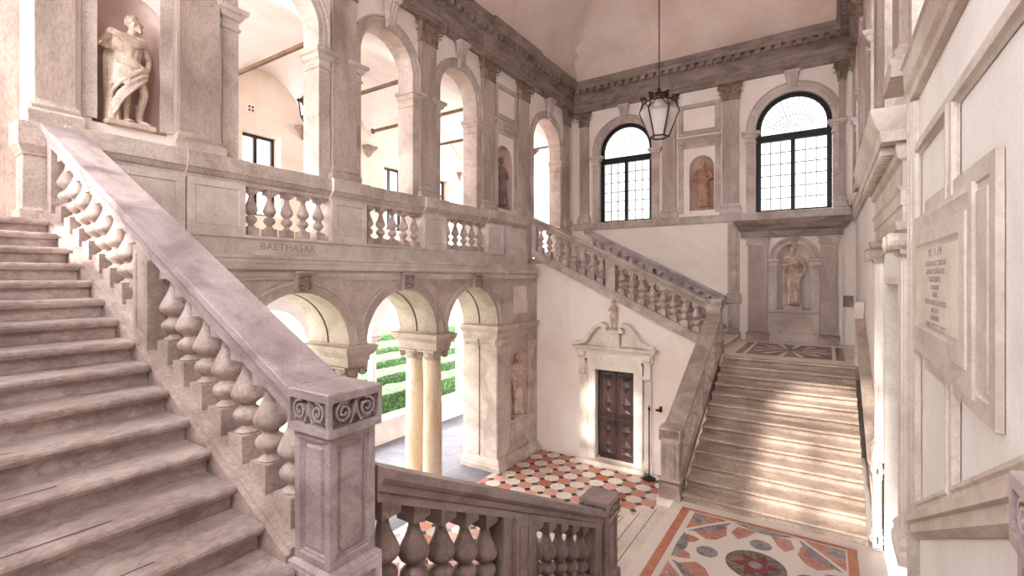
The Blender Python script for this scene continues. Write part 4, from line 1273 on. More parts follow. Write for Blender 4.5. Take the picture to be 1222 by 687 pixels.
# post at the top of the near upper flight
t = thing('stairhead_post', 'pale moulded pedestal closing the mauve rail at the top of steps', 'stair post', (-7.26, 1.68, ZG))
mb = MB(); mb.box(-7.40, -7.13, 1.46, 1.90, ZG + .003, 6.62); mb.rect(-7.40, -7.13, 1.46, 1.90, [(.03, ZG + .003), (.03, ZG + .12), (0, ZG + .15)], 1, 1, 1); mb.build('shaft', 'stone', t, smooth=.3)
mb = MB(); mb.rect(-7.40, -7.13, 1.46, 1.90, [(0, 6.60), (.015, 6.62), (.01, 6.64), (.03, 6.68), (.045, 6.72), (.045, 6.95), (.035, 6.965)], 1, 1, 1); mb.build('cap', 'stone', t, smooth=.3)

# gallery balustrade: pedestals, three bays of five balusters, rail
t = thing('balustrade', 'level gallery balustrade with three bays of balusters over the lower arches', 'balustrade', (-7.85, 7.5, 5.98))
mb = MB(LU); mb.sweep_u(RAILP, 1.95, 12.72)
for a, b in ((1.98, 3.26), (3.26, 4.14), (5.70, 6.55), (8.18, 8.98), (10.66, 11.5), (11.5, 12.70)):
    dd = .03 if (a, b) in ((1.98, 3.26), (11.5, 12.70)) else .06
    mb.sweep_u([(d + dd if d > 0 else d, w - .001) for d, w in RAILP], a, b)
mb.build('handrail', 'stone', t, smooth=.35)
for a, b in ((3.28, 4.12), (5.72, 6.53), (8.20, 8.96), (10.68, 11.46), (1.99, 3.26), (11.52, 12.68)):
    mb = MB(LU); mb.box(a, b, -.44, .33, 5.976, 6.80)
    mb.panel(a, b, 5.976, 6.77, [(0, .33), (0, .375), (.10, .375), (.108, .36), (.125, .36), (.13, .368)])
    mb.build('pedestal', 'stone_mid', t, smooth=.3)
me = baluster_mesh('baluster', 'balust', .785)
first = None
for a, b in ((4.14, 5.70), (6.55, 8.18), (8.98, 10.66)):
    for k in range(5):
        y = a + (b - a) * (k + .5) / 5
        p = Vector((-7.90, y, 5.977))
        if first is None: first = link('baluster', me, t, p)
        else:
            c = first.copy(); COL.objects.link(c); c.location = p - ORG[t.name]

# ------------------------------------------------------------------ statues
def remesh(mb, name, mat, vox, smooth_iter, parent, fn):
    me = mb.mesh('tmp', mat, smooth=0)
    o = bpy.data.objects.new('tmp', me)
    COL.objects.link(o)
    m = o.modifiers.new('r', 'REMESH'); m.mode = 'VOXEL'; m.voxel_size = vox; m.use_smooth_shade = True
    s = o.modifiers.new('s', 'SMOOTH'); s.factor = .5; s.iterations = smooth_iter
    bpy.context.view_layer.update()
    nm = bpy.data.meshes.new_from_object(o.evaluated_get(bpy.context.evaluated_depsgraph_get()))
    bpy.data.objects.remove(o)
    og = ORG[parent.name]
    for v in nm.vertices:
        v.co = Vector(fn(*v.co)) - og
    nm.materials.clear(); nm.materials.append(M[mat])
    bm = bmesh.new(); bm.from_mesh(nm); bmesh.ops.recalc_face_normals(bm, faces=bm.faces); bm.to_mesh(nm); bm.free()
    nm.shade_smooth()
    return link(name, nm, parent)

def limb(mb, pts, rs, n=12):
    mb.tube(pts, rs, n)
    for p, r in zip(pts, rs): mb.ball(p, r * .99, 10, 8)

def hand(mb, wr, to, curl, side=1, s=1.0):
    """palm with five separate fingers; wr wrist, to = pointing direction, curl = direction the fingers close towards"""
    wr, to, cu = Vector(wr), Vector(to).normalized(), Vector(curl).normalized()
    ac = to.cross(cu).normalized() * side
    limb(mb, [tuple(wr), tuple(wr + to * .09 * s)], [.026 * s, .034 * s], 8)
    for i, ln in enumerate((.066, .078, .074, .058)):
        b = wr + to * .095 * s + ac * (.028 - .019 * i) * s
        k1 = b + to * ln * .55 * s + cu * .012 * s
        k2 = k1 + to * ln * .25 * s + cu * .03 * s
        limb(mb, [tuple(b), tuple(k1), tuple(k2)], [.0115 * s, .0105 * s, .009 * s], 6)
    b = wr + to * .035 * s + ac * .035 * s
    limb(mb, [tuple(b), tuple(b + to * .045 * s + ac * .025 * s + cu * .015 * s), tuple(b + to * .08 * s + ac * .02 * s + cu * .035 * s)], [.015 * s, .012 * s, .010 * s], 6)

def head(mb, c, face, r=.098, hair='curly', beard=False):
    """skull, jaw, nose, brow, lips, ears and hair; face = viewing direction"""
    c, f = Vector(c), Vector(face).normalized()
    up = Vector((0, 0, 1)); up = (up - f * up.dot(f)).normalized()
    s = f.cross(up).normalized()
    P = lambda a, b, z: tuple(c + s * a + f * b + up * z)
    mb.ball(P(0, -.012, .02), (r * .93, r * 1.0, r * 1.1), 16, 12)
    mb.ball(P(0, .03, -.035), (r * .70, r * .72, r * .88), 14, 10)
    mb.ball(P(0, .058, -.085), (.036, .030, .026), 10, 8)
    limb(mb, [P(0, .082, .018), P(0, .108, -.022)], [.012, .018], 8)
    for q in (-1, 1):
        limb(mb, [P(q * .012, .082, .026), P(q * .055, .066, .028)], [.012, .012], 6)
        mb.ball(P(q * .035, .072, .004), .0155, 8, 6)
        mb.ball(P(q * .045, .058, -.035), (.028, .028, .026), 8, 6)
        mb.ball(P(q * r * .92, -.012, -.01), (.016, .026, .034), 8, 6)
    limb(mb, [P(-.024, .083, -.052), P(.024, .083, -.052)], [.0095, .0095], 6)
    limb(mb, [P(-.018, .082, -.066), P(.018, .082, -.066)], [.010, .010], 6)
    g = random.Random(3)
    if hair == 'curly':
        for i in range(70):
            a, b = g.uniform(0, 2 * PI), g.uniform(-.15, 1.0)
            k = math.sqrt(max(0, 1 - b * b))
            p = (k * math.cos(a), k * math.sin(a), b)
            if p[1] > .35 and p[2] < .55: continue
            mb.ball(P(p[0] * r * .97, p[1] * r * 1.03 - .012, p[2] * r * 1.14 + .02), g.uniform(.019, .028), 8, 6)
    elif hair == 'bun':
        for i in range(9):
            a = -1.3 + 2.6 * i / 8
            limb(mb, [P(math.sin(a) * r * .5, .05 * math.cos(a) + .03, .10), P(math.sin(a) * r * 1.0, -.02, .075), P(math.sin(a) * r * .6, -.10, .05)], [.018, .022, .02], 6)
        mb.ball(P(0, -.12, .045), .048, 10, 8)
    else:
        mb.ball(P(0, -.02, .045), (r * 1.02, r * 1.06, r * 1.02), 14, 10)
    if beard:
        for i in range(22):
            q = g.uniform(-1, 1)
            mb.ball(P(q * .05, .05 + .02 * (1 - abs(q)) + g.uniform(-.01, .012), -.085 - g.uniform(0, .06) * (1 - .4 * abs(q))), g.uniform(.015, .021), 7, 6)

def cloth_rings(mb, rings, folds, amp, ph=0.0, n=72, twist=0.0):
    """draped fabric: closed loft with deep vertical folds; rings = (z, cx, cy, rx, ry, fold strength)"""
    R = []
    m = len(rings)
    sub = 5
    for i in range((m - 1) * sub + 1):
        k, t = min(i // sub, m - 2), (i - min(i // sub, m - 2) * sub) / sub
        a, b = rings[k], rings[k + 1]
        t2 = t * t * (3 - 2 * t)
        z, cx, cy, rx, ry, fs = [a[q] + (b[q] - a[q]) * (t if q == 0 else t2) for q in range(6)]
        r = []
        for j in range(n):
            th = 2 * PI * j / n
            m_ = 1 + amp * fs * (math.sin(folds * th + ph + twist * z) + .5 * math.sin(folds * 1.7 * th + 1.3 + twist * 1.6 * z) + .3 * math.sin(folds * 2.9 * th - ph))
            r.append((cx + rx * m_ * math.cos(th), cy + ry * m_ * math.sin(th), z))
        R.append(r)
    mb.loft(R)

def drape(mb, pts, rs, strands=4, spread=.05, seed=1):
    """a bundle of folds running along a path"""
    g = random.Random(seed)
    for k in range(strands):
        o = Vector((g.uniform(-1, 1), g.uniform(-.6, .6), g.uniform(-1, 1))) * spread
        mb.tube([tuple(Vector(p) + o * (1 + .25 * math.sin(i * 1.7 + k))) for i, p in enumerate(pts)], rs, 8)

def smooth_path(pts, n=16):
    """Catmull-Rom through the points"""
    P = [Vector(p) for p in pts]
    P = [P[0] * 2 - P[1]] + P + [P[-1] * 2 - P[-2]]
    out = []
    m = len(P) - 3
    for i in range(n + 1):
        q = i / n * m
        k = min(int(q), m - 1); t = q - k
        a, b, c, d = P[k], P[k + 1], P[k + 2], P[k + 3]
        out.append(tuple(.5 * ((2 * b) + (c - a) * t + (2 * a - 5 * b + 4 * c - d) * t * t + (3 * b - a - 3 * c + d) * t ** 3)))
    return out

def torso(mb, hip, chest, sh_l, sh_r, female=False):
    h, c = Vector(hip), Vector(chest)
    mid = (h + c) / 2
    w = .92 if female else 1.0
    mb.ball(tuple(h), (.165, .115, .125), 16, 10)
    limb(mb, [tuple(h + Vector((0, 0, .03))), tuple(mid), tuple(c)], [.125, .118 * w, .142 * w], 16)
    mb.ball(tuple(c + Vector((0, .0, .03))), (.185 * w, .125, .155), 16, 12)
    for s, sh in ((-1, sh_l), (1, sh_r)):
        mb.ball((c.x + s * .075, c.y + .085, c.z + .01), (.075, .055, .062) if female else (.085, .045, .06), 12, 8)
        limb(mb, [(c.x + s * .06, c.y - .01, c.z + .14), sh], [.07, .065], 10)

def leg(mb, hip, knee, ankle, toe):
    h, k, a, t = map(Vector, (hip, knee, ankle, toe))
    limb(mb, [tuple(h), tuple(h.lerp(k, .45)), tuple(k)], [.092, .085, .058], 12)
    cf = k.lerp(a, .32) + Vector((0, -.018, 0))
    limb(mb, [tuple(k), tuple(cf), tuple(k.lerp(a, .75)), tuple(a)], [.057, .062, .043, .036], 12)
    limb(mb, [tuple(a + Vector((0, -.02, -.03))), tuple(a.lerp(t, .55) + Vector((0, 0, -.012))), tuple(t)], [.04, .04, .026], 10)
    d = (t - a); d.z = 0; d.normalize(); sd = Vector((-d.y, d.x, 0))
    for i in range(5): limb(mb, [tuple(t + sd * (.03 - .015 * i) - d * .02), tuple(t + sd * (.034 - .017 * i) + d * .03)], [.014 - .001 * i, .011], 6)

def arm(mb, sh, el, wr, hd, curl, side=1):
    s, e, w = map(Vector, (sh, el, wr))
    limb(mb, [tuple(s), tuple(s.lerp(e, .4)), tuple(e)], [.062, .055, .043], 10)
    limb(mb, [tuple(e), tuple(e.lerp(w, .3)), tuple(w)], [.042, .044, .028], 10)
    hand(mb, wr, hd, curl, side)

def statue(label, fn, scale, u, d, w, build, mat, plinth, vox=.011, sm=2, cat='statue'):
    t = thing('statue', label, cat, fn(u, d, w))
    pu, pd, ph = plinth
    mb = MB(fn)
    mb.box(u - pu, u + pu, d - pd, d + pd, w + .003, w + ph)
    mb.build('plinth', mat, t, smooth=0, bevel=.008)
    b = MB(); build(b)
    remesh(b, 'figure', mat, vox, sm, t, lambda x, y, z: fn(u + x * scale, d + y * scale, w + ph - .004 + z * scale))
    return t

# figures are drawn 1.8 m tall: x across, y towards the viewer, z up
def turning_man(mb):
    hip, chest = (0.0, 0, .95), (.01, .0, 1.29)
    torso(mb, hip, chest, (-.20, -.02, 1.43), (.21, .02, 1.41))
    limb(mb, [(.03, 0, 1.44), (.06, .01, 1.56)], [.062, .055], 10)
    head(mb, (.085, .02, 1.66), (.93, .30, .22), beard=True)
    arm(mb, (-.20, -.02, 1.42), (-.36, -.06, 1.22), (-.30, .10, 1.14), (-.6, .4, .1), (0, .5, -.6), -1)
    arm(mb, (.21, .02, 1.40), (.30, -.02, 1.12), (.24, .10, .93), (-.5, .5, -.5), (-.8, 0, -.3), 1)
    leg(mb, (-.06, .0, .90), (-.03, .05, .50), (-.02, -.01, .09), (-.02, .17, .03))
    leg(mb, (.10, .0, .90), (.20, .10, .53), (.17, -.05, .12), (.27, .10, .03))
    limb(mb, [(.17, -.06, .33), (.18, -.05, .12)], [.062, .058], 10)
    # tunic over the trunk, rolled cloth round hips, long swag falling behind the leg
    cloth_rings(mb, [(1.38, 0, .01, .20, .135, .3), (1.22, -.01, .015, .195, .15, .7), (1.04, -.01, .01, .17, .135, .8), (.94, -.01, .01, .185, .15, .9), (.78, 0, .02, .205, .17, 1.0), (.60, .0, .03, .22, .18, 1.2)], 9, .045, .4, twist=5)
    for k in range(6):
        drape(mb, smooth_path([(.22, .13, .92 - .03 * k), (.08, .19, .86 - .05 * k), (-.10, .17, .72 - .07 * k), (-.20, .08, .58 - .09 * k), (-.22, .0, .40 - .06 * k)]), [.022] * 17, 1, .012, k)
    for k in range(5):
        drape(mb, smooth_path([(.20, .10, 1.40 - .02 * k), (.05, .16, 1.36 - .03 * k), (-.12, .13, 1.40 - .02 * k), (-.24, .05, 1.46 - .015 * k), (-.27, -.05, 1.36), (-.24, -.10, 1.1)]), [.026] * 17, 1, .015, 10 + k)
    for k in range(5):
        drape(mb, smooth_path([(-.21, .10, 1.12 - .035 * k), (-.05, .175, 1.05 - .03 * k), (.12, .16, .96 - .01 * k), (.23, .10, .95)]), [.020] * 17, 1, .012, 20 + k)
    cloth_rings(mb, [(1.35, -.20, -.08, .09, .06, .5), (.95, -.21, -.08, .10, .07, 1), (.5, -.20, -.06, .10, .08, 1.1), (.03, -.20, -.02, .11, .10, 1.2)], 7, .08, 1.0, 40)

def robed(mb, armsup=True, hair='plain', w=1.0, tilt=(0.0, .97, -.12), female=False):
    hip, chest = (0.0, 0, .95), (0, .0, 1.30)
    torso(mb, hip, chest, (-.20, 0, 1.43), (.20, 0, 1.43), female)
    limb(mb, [(0, 0, 1.44), (0, .015, 1.56)], [.058, .052], 10)
    head(mb, (0, .03, 1.66), tilt, hair=hair)
    if armsup:
        arm(mb, (-.20, 0, 1.42), (-.29, .02, 1.14), (-.20, .16, .98), (.6, .3, .1), (.6, -.3, -.2), -1)
        arm(mb, (.20, 0, 1.42), (.29, .06, 1.16), (.10, .19, 1.26), (-.7, .1, .4), (-.3, -.6, .1), 1)
    else:
        arm(mb, (-.20, 0, 1.42), (-.28, .0, 1.13), (-.26, .08, .88), (0, .2, -1), (.4, -.3, -.3), -1)
        arm(mb, (.20, 0, 1.42), (.29, .05, 1.16), (.14, .19, 1.22), (-.7, .2, .3), (-.3, -.6, 0), 1)
    for s in (-1, 1): leg(mb, (s * .09, 0, .9), (s * .09, .04, .5), (s * .09, 0, .09), (s * .11, .17, .03))
    cloth_rings(mb, [(1.42, 0, .0, .19 * w, .115, .2), (1.25, 0, .01, .215 * w, .15, .5), (1.06, 0, .01, .17 * w, .135, .7), (.92, 0, .015, .20 * w, .16, .9), (.5, 0, .02, .225 * w, .185, 1.2), (.04, 0, .03, .25 * w, .21, 1.5)], 9, .045, .2)
    cloth_rings(mb, [(1.06, 0, .012, .178 * w, .143, 0), (1.02, 0, .012, .182 * w, .147, 0)], 3, .01)
    for s in (-1, 1):
        cloth_rings(mb, [(1.40, s * .22, 0, .075, .08, .3), (1.20, s * .28, .03, .085, .085, .9), (1.06, s * .27, .07, .10, .10, 1.2)], 6, .07, s, 36)
    for k in range(4):
        drape(mb, smooth_path([(-.20, .08, 1.44 - .03 * k), (-.05, .17, 1.34 - .04 * k), (.10, .17, 1.18 - .05 * k), (.20, .10, 1.06 - .05 * k)]), [.02] * 17, 1, .01, 30 + k)

def landing_woman(mb):
    hip, chest = (-.02, 0, .95), (.0, .0, 1.28)
    torso(mb, hip, chest, (-.185, -.01, 1.41), (.19, .0, 1.40), True)
    limb(mb, [(0, 0, 1.42), (-.01, .015, 1.56)], [.055, .048], 10)
    head(mb, (-.02, .03, 1.66), (-.25, .95, -.08), .094, 'bun')
    arm(mb, (-.185, -.01, 1.40), (-.30, .03, 1.20), (-.14, .17, 1.22), (.75, .3, .1), (.2, -.7, 0), -1)
    arm(mb, (.19, .0, 1.39), (.32, -.02, 1.14), (.27, .14, .92), (-.6, .4, -.3), (-.5, -.3, -.5), 1)
    leg(mb, (-.10, 0, .90), (-.11, .03, .50), (-.09, -.02, .09), (-.10, .15, .03))
    leg(mb, (.09, 0, .90), (.13, .12, .52), (.14, -.02, .10), (.18, .15, .03))
    cloth_rings(mb, [(1.38, 0, 0, .165, .11, .2), (1.24, 0, .015, .18, .145, .4), (1.10, -.005, .005, .145, .12, .8), (.98, -.02, .01, .185, .145, .6), (.74, -.015, .03, .18, .135, .8), (.42, -.01, .03, .155, .125, 1.5), (.08, -.01, .02, .185, .15, 1.9)], 8, .05, .9, twist=1.5)
    cloth_rings(mb, [(1.13, 0, .005, .152, .125, 0), (1.09, 0, .005, .155, .128, 0)], 3, .01)
    for k in range(5):
        drape(mb, smooth_path([(.27, .13, .95 - .02 * k), (.12, .20, .88 - .05 * k), (.0, .19, .72 - .07 * k), (-.01, .19, .45 - .05 * k), (.02 + .02 * k, .17, .14)]), [.019] * 17, 1, .014, 40 + k)
    for k in range(5):
        drape(mb, smooth_path([(-.20, .09, .98 - .04 * k), (-.04, .18, .95 - .05 * k), (.14, .18, .93 - .03 * k), (.27, .12, .96)]), [.018] * 17, 1, .010, 50 + k)
    cloth_rings(mb, [(1.38, -.08, -.08, .16, .05, .5), (1.0, -.06, -.08, .20, .055, 1), (.5, -.06, -.08, .21, .06, 1.2), (.03, -.05, -.08, .22, .06, 1.3)], 9, .07, .3, 48)

def cherub(mb):
    hip, chest = (0.0, 0, .85), (0, .02, 1.2)
    torso(mb, hip, chest, (-.19, 0, 1.36), (.19, 0, 1.36))
    mb.ball((0, .07, 1.0), (.15, .12, .15), 14, 10)
    limb(mb, [(0, 0, 1.38), (0, .01, 1.5)], [.07, .065], 10)
    head(mb, (.0, .03, 1.62), (-.3, .9, .0), .135)
    arm(mb, (-.19, 0, 1.35), (-.27, .08, 1.12), (-.12, .2, 1.18), (.6, .2, .3), (.2, -.6, 0), -1)
    arm(mb, (.19, 0, 1.35), (.26, .05, 1.1), (.12, .2, 1.05), (-.6, .2, .2), (-.2, -.6, 0), 1)
    leg(mb, (-.1, 0, .82), (-.12, .08, .45), (-.10, -.02, .09), (-.12, .16, .03))
    leg(mb, (.1, 0, .82), (.15, .10, .46), (.14, .0, .09), (.18, .17, .03))
    cloth_rings(mb, [(1.0, 0, .0, .19, .15, .5), (.85, 0, .0, .21, .17, 1), (.68, .0, .02, .23, .19, 1.2)], 8, .06, .5)

statue('stone statue of a bearded man turning his head in the niche above steps', LU, .85, 2.72, -.06, 7.36, turning_man, 'statue', (.28, .18, .07), .0095, 2)
statue('sooty dark statue in the gallery-level niche before the far balustrade', LU, .82, 11.96, -.10, 7.36, lambda m: robed(m, False, 'curly'), 'statue_dark', (.24, .18, .07), .013)
statue('reddish robed statue with folded arms in the niche between black windows', BK, .86, -3.40, -.10, 7.5, lambda m: robed(m, True, 'plain', .92, (.1, .95, -.25)), 'statue_red', (.20, .13, .08), .013)
statue('pale statue of a draped woman in the arched niche on the landing', B2, 1.0, -.84, -.03, 4.363, landing_woman, 'statue', (.24, .13, .10), .011)
statue('statue of a striding draped figure in the niche of the arcade pier', LL, .98, 11.95, -.08, 1.225, lambda m: robed(m, False, 'curly', .82, (.5, .8, 0)), 'statue', (.22, .12, .10), .013)

# ------------------------------------------------------------------ walnut door and its pedimented surround
t = sroot('door_1', (-5.01, 13.0, .12))
for k, (a, b) in enumerate(((-5.50, -5.015), (-5.0, -4.44))):
    fn = W.back(13.10)
    mb = MB(fn)
    mb.box(a, b, -.05, 0, .13, 2.67)
    for w0, w1 in ((.22, 1.30), (1.38, 2.58)):
        mb.panel(a + .03, b - .03, w0, w1, [(0, .001), (0, .02), (.035, .025), (.045, .008), (.06, .008)])
        c = (a + b) / 2; h = (w1 - w0)
        for q in (.30, .70):
            cz = w0 + h * q; rx, rz = (b - a) / 2 - .12, h * .17
            mb.add([(c - rx, .008, cz), (c, .008, cz - rz), (c + rx, .008, cz), (c, .008, cz + rz), (c, .055, cz)], [(0, 1, 4), (1, 2, 4), (2, 3, 4), (3, 0, 4)])
        for q in (.0, 1.0):
            cz = w0 + .07 if q == 0 else w1 - .07
            s = 1 if q == 0 else -1
            mb.add([(a + .10, .008, cz), (b - .10, .008, cz), (c, .008, cz + s * h * .13), (c, .045, cz + s * h * .04)], [(0, 1, 3), (1, 2, 3), (2, 0, 3)])
    lf = mb.build('door_leaf', 'wood', t, smooth=.2)
mb = MB(W.back(13.10)); mb.ball((-5.03, .05, 1.2), .025, 10, 8); mb.tube([(-5.03, 0, 1.2), (-5.03, .05, 1.2)], .01, 8); mb.build('door_knob', 'bronze', t, smooth=.9)
mb = MB(W.back(13.24)); mb.box(-5.62, -4.40, 0, .02, .12, 2.7); mb.build('dark_opening', 'gap', t, smooth=0)

t = thing('door_pediment', 'white marble surround with broken scroll pediment round the walnut door', 'door surround', (-5.01, 12.9, 0))
mb = MB(DW)
for a, b in ((-5.80, -5.60), (-4.42, -4.22)):
    mb.rect(a, b, .003, .10, [(0, .12), (0, 2.68)], 0, 0, 0)
mb.box(-5.80, -4.22, .003, .10, 2.68, 2.88)
for a, b in ((-5.84, -5.80), (-4.22, -4.18)): mb.box(a, b, .003, .13, .12, 2.92)
mb.box(-5.84, -4.18, .003, .13, 2.88, 2.92)
for a, b in ((-5.597, -5.575), (-4.445, -4.423)): mb.box(a, b, -.09, .08, .124, 2.676)
mb.build('architrave', 'stone_white', t, smooth=0)
for a, b in ((-6.06, -5.86), (-4.16, -3.96)):
    mb = MB(DW); mb.box(a, b, .003, .06, .12, 2.62); mb.rect(a, b, .003, .06, [(.03, .02), (.03, .26), (0, .30)], 1, 0, 1)
    c = (a + b) / 2
    mb.loft([[(c - .09, .003, w), (c + .09, .003, w), (c + .09, p, w), (c - .09, p, w)] for p, w in ((.08, 2.50), (.14, 2.54), (.15, 2.62), (.10, 2.74), (.10, 2.90), (.14, 3.02), (.22, 3.10), (.22, 3.20))])
    mb.tube([(c - .11, .10, 2.58), (c + .11, .10, 2.58)], .06, 12); mb.tube([(c - .11, .14, 3.10), (c + .11, .14, 3.10)], .08, 12)
    mb.build('console', 'stone_white', t, smooth=.5)
mb = MB(DW); mb.rect(-6.10, -3.92, .003, .13, [(0, 2.98), (0, 3.16), (.02, 3.18), (.03, 3.22), (.10, 3.28), (.12, 3.34), (.14, 3.36)], 1, 0, 1)
mb.box(-5.80, -4.22, .003, .12, 2.92, 2.98); mb.build('entablature', 'stone_white', t, smooth=.35)
for s in (-1, 1):
    path = [(-5.01 + s * p[0], p[2]) for p in smooth_path([(1.16, 0, 3.40), (1.0, 0, 3.42), (.80, 0, 3.52), (.66, 0, 3.72), (.48, 0, 3.92), (.30, 0, 3.98), (.20, 0, 3.90), (.24, 0, 3.82)], 28)]
    mb = MB(DW); mb.ribbon(path, [.10] * 6 + [.12] * 17 + [.08] * 6, .003, .24)
    mb.tube([(path[-1][0], .003, path[-1][1]), (path[-1][0], .26, path[-1][1])], .07, 12)
    mb.ribbon([(p[0], p[1] - .07) for p in path[4:22]], .05, .003, .15)
    mb.prism([(path[4][0], 3.365)] + [(p[0], p[1] - .04) for p in path[4:24]] + [(path[23][0], 3.365)], .003, .05)
    mb.build('scroll', 'stone_white', t, smooth=.5)
mb = MB(DW); mb.rect(-5.20, -4.82, .003, .20, [(.02, 3.362), (.02, 3.42), (0, 3.44), (0, 3.74), (.03, 3.77), (.04, 3.83)], 1, 0, 1)
mb.panel(-5.14, -4.88, 3.48, 3.70, [(0, .2), (.0, .212), (.02, .212), (.025, .204)]); mb.build('pedestal', 'stone_white', t, smooth=.3)
mb = MB(DW); mb.box(-6.10, -4.11, .003, .28, .003, .115); mb.build('sill_step', 'stone_white', t, smooth=0)
statue('small child statue perched on the broken pediment over walnut door', DW, .44, -5.01, .105, 3.831, cherub, 'statue', (.12, .08, .04), .014)

# black stanchion and wall hook beside the door
t = thing('stanchion', 'thin black metal post with round base standing beside the walnut door', 'post', (-3.92, 12.62, 0))
mb = MB(); mb.lathe((-3.92, 12.62, 0), [(.17, .003), (.17, .03), (.13, .05), (.04, .07), (.03, .10)], 24); mb.build('base', 'iron', t, smooth=.6)
mb = MB(); mb.lathe((-3.92, 12.62, 0), [(.016, .09), (.016, 1.80), (.03, 1.82), (.03, 1.85), (.004, 1.95)], 12); mb.build('pole', 'iron', t, smooth=.6)
t = thing('wall_bracket', 'tiny black iron bracket fixed to the plaster beside the thin post', 'bracket', (-3.72, 12.95, 1.75))
mb = MB(DW); mb.box(-3.75, -3.69, .003, .02, 1.70, 1.86); mb.tube([(-3.72, .02, 1.78), (-3.72, .10, 1.76), (-3.74, .14, 1.82)], .014, 8); mb.ball((-3.78, .12, 1.77), (.06, .03, .03), 8, 6); mb.build('hook', 'iron', t, smooth=.6)

# ------------------------------------------------------------------ lanterns
lx, ly, lz = -3.45, 11.9, 8.70
t = thing('hanging_lantern', 'large six-sided glass lantern hanging on a long chain in mid hall', 'lantern', (lx, ly, lz))
HEX = lambda r, z, o=.26: [(lx + r * math.cos(o + k * PI / 3), ly + r * math.sin(o + k * PI / 3), lz + z) for k in range(6)]
ra, rb, rc = HEX(.22, .04), HEX(.47, .66), HEX(.37, .88)
mb = MB()
for r in (ra, rc):
    for k in range(6): mb.tube([r[k], r[(k + 1) % 6]], .018, 6)
for k in range(6):
    mb.tube([ra[k], rb[k]], .018, 6); mb.tube([rb[k], rc[k]], .016, 6)
    m_ = tuple((Vector(rb[k]) + Vector(rb[(k + 1) % 6])) / 2 + Vector((0, 0, .27)))
    mb.tube([rb[k], m_, rb[(k + 1) % 6]], .012, 6)
mb.build('frame', 'bronze', t, smooth=.8)
for k in range(6):
    mb = MB(); j = (k + 1) % 6
    mb.add([ra[k], ra[j], rb[j], rb[k]], [(0, 1, 2, 3)]); mb.add([rb[k], rb[j], rc[j], rc[k]], [(0, 1, 2, 3)])
    mb.build('glass_pane', 'glass', t, smooth=0)
mb = MB()
for k in range(6):
    a = .26 + k * PI / 3
    c_, s_ = math.cos(a), math.sin(a)
    pts = smooth_path([(lx + .36 * c_, ly + .36 * s_, lz + .88), (lx + .43 * c_, ly + .43 * s_, lz + .98), (lx + .34 * c_, ly + .34 * s_, lz + 1.05), (lx + .30 * c_, ly + .30 * s_, lz + .97), (lx + .20 * c_, ly + .20 * s_, lz + .98), (lx + .05 * c_, ly + .05 * s_, lz + 1.12)], 14)
    mb.tube(pts, .015, 6)
    mb.ball((lx + .42 * c_, ly + .42 * s_, lz + 1.02), .035, 8, 6)
    leaf(mb, (lx + .32 * c_, ly + .32 * s_, lz + .88), (c_, s_, 0), (0, 0, 1), (-s_, c_, 0), .13, .16, .05)
mb.lathe((lx, ly, lz), [(.10, 1.08), (.12, 1.12), (.05, 1.16), (.03, 1.24), (.015, 1.26)], 14)
mb.build('crown', 'bronze', t, smooth=.7)
mb = MB(); mb.tube([(lx, ly, lz + 1.24), (lx, ly, 14.93)], .012, 6)
for k in range(18): mb.ball((lx, ly, lz + 1.5 + k * .26), (.016, .016, .04), 6, 5)
mb.build('chain', 'iron', t, smooth=.7)

gx, gy, gz = -10.8, 7.36, 9.10
t = thing('gallery_lantern', 'small black iron lantern hanging in the gallery behind the first arch', 'lantern', (gx, gy, gz))
mb = MB(); HX = lambda r, z: [(gx + r * math.cos(k * PI / 3), gy + r * math.sin(k * PI / 3), gz + z) for k in range(6)]
a, b, c = HX(.13, .02), HX(.22, .18), HX(.27, .58)
for r in (a, b, c):
    for k in range(6): mb.tube([r[k], r[(k + 1) % 6]], .016, 6)
for k in range(6):
    mb.tube([a[k], b[k]], .016, 6); mb.tube([b[k], c[k]], .016, 6); mb.ball(c[k], .045, 8, 6)
mb.build('frame', 'iron', t, smooth=.7)
mb = MB(); mb.lathe((gx, gy, gz), [(.27, .58), (.2, .66), (.13, .74), (.11, .80), (.05, .84), (.04, .92)], 16); mb.build('hood', 'iron', t, smooth=.7)
mb = MB(); mb.tube([(gx, gy, gz + .9), (gx, gy, 11.0)], .014, 6); mb.ball((gx, gy, gz + 1.2), .035, 8, 6); mb.build('rod', 'iron', t, smooth=.7)
mb = MB(); mb.lathe((gx, gy, gz), [(.13, .0), (.10, -.06), (.03, -.10), (.02, -.16)], 12); mb.build('finial', 'iron', t, smooth=.7)

# ------------------------------------------------------------------ gallery behind the upper arches
GW = W.left(-13.05)
wins = [7.41 + 2.46 * k for k in range(-2, 7)]
mb = MB(GW)
mb.holes([(-3, ZG), (25, ZG), (25, 12.0), (-3, 12.0)], [[(c - .54, 7.0), (c + .54, 7.0), (c + .54, 9.28), (c - .54, 9.28)] for c in wins], -.55, 0)
struct(mb.build('wall_gallery', 'loggia', smooth=0))
mb = MB(); mb.box(-13.05, -8.6, 25, 25.3, ZG, 12); struct(mb.build('wall_gallery_end', 'loggia', smooth=0))
for i, c in enumerate(wins):
    t = sroot('window_%d' % (10 + i), GW(c, -.4, 7.0))
    mb = MB(GW); mb.box(c - .56, c + .56, -.44, -.42, 6.98, 9.30); mb.build('pane', 'pane_blue', t, smooth=0)
    mb = MB(GW)
    for a, b in ((c - .54, c - .46), (c + .46, c + .54), (c - .045, c + .045)): mb.box(a, b, -.42, -.34, 7.0, 9.28)
    for w in (7.0, 7.72, 8.36, 9.20): mb.box(c - .54, c + .54, -.42, -.345, w, w + .08)
    mb.build('frame', 'wood', t, smooth=0)
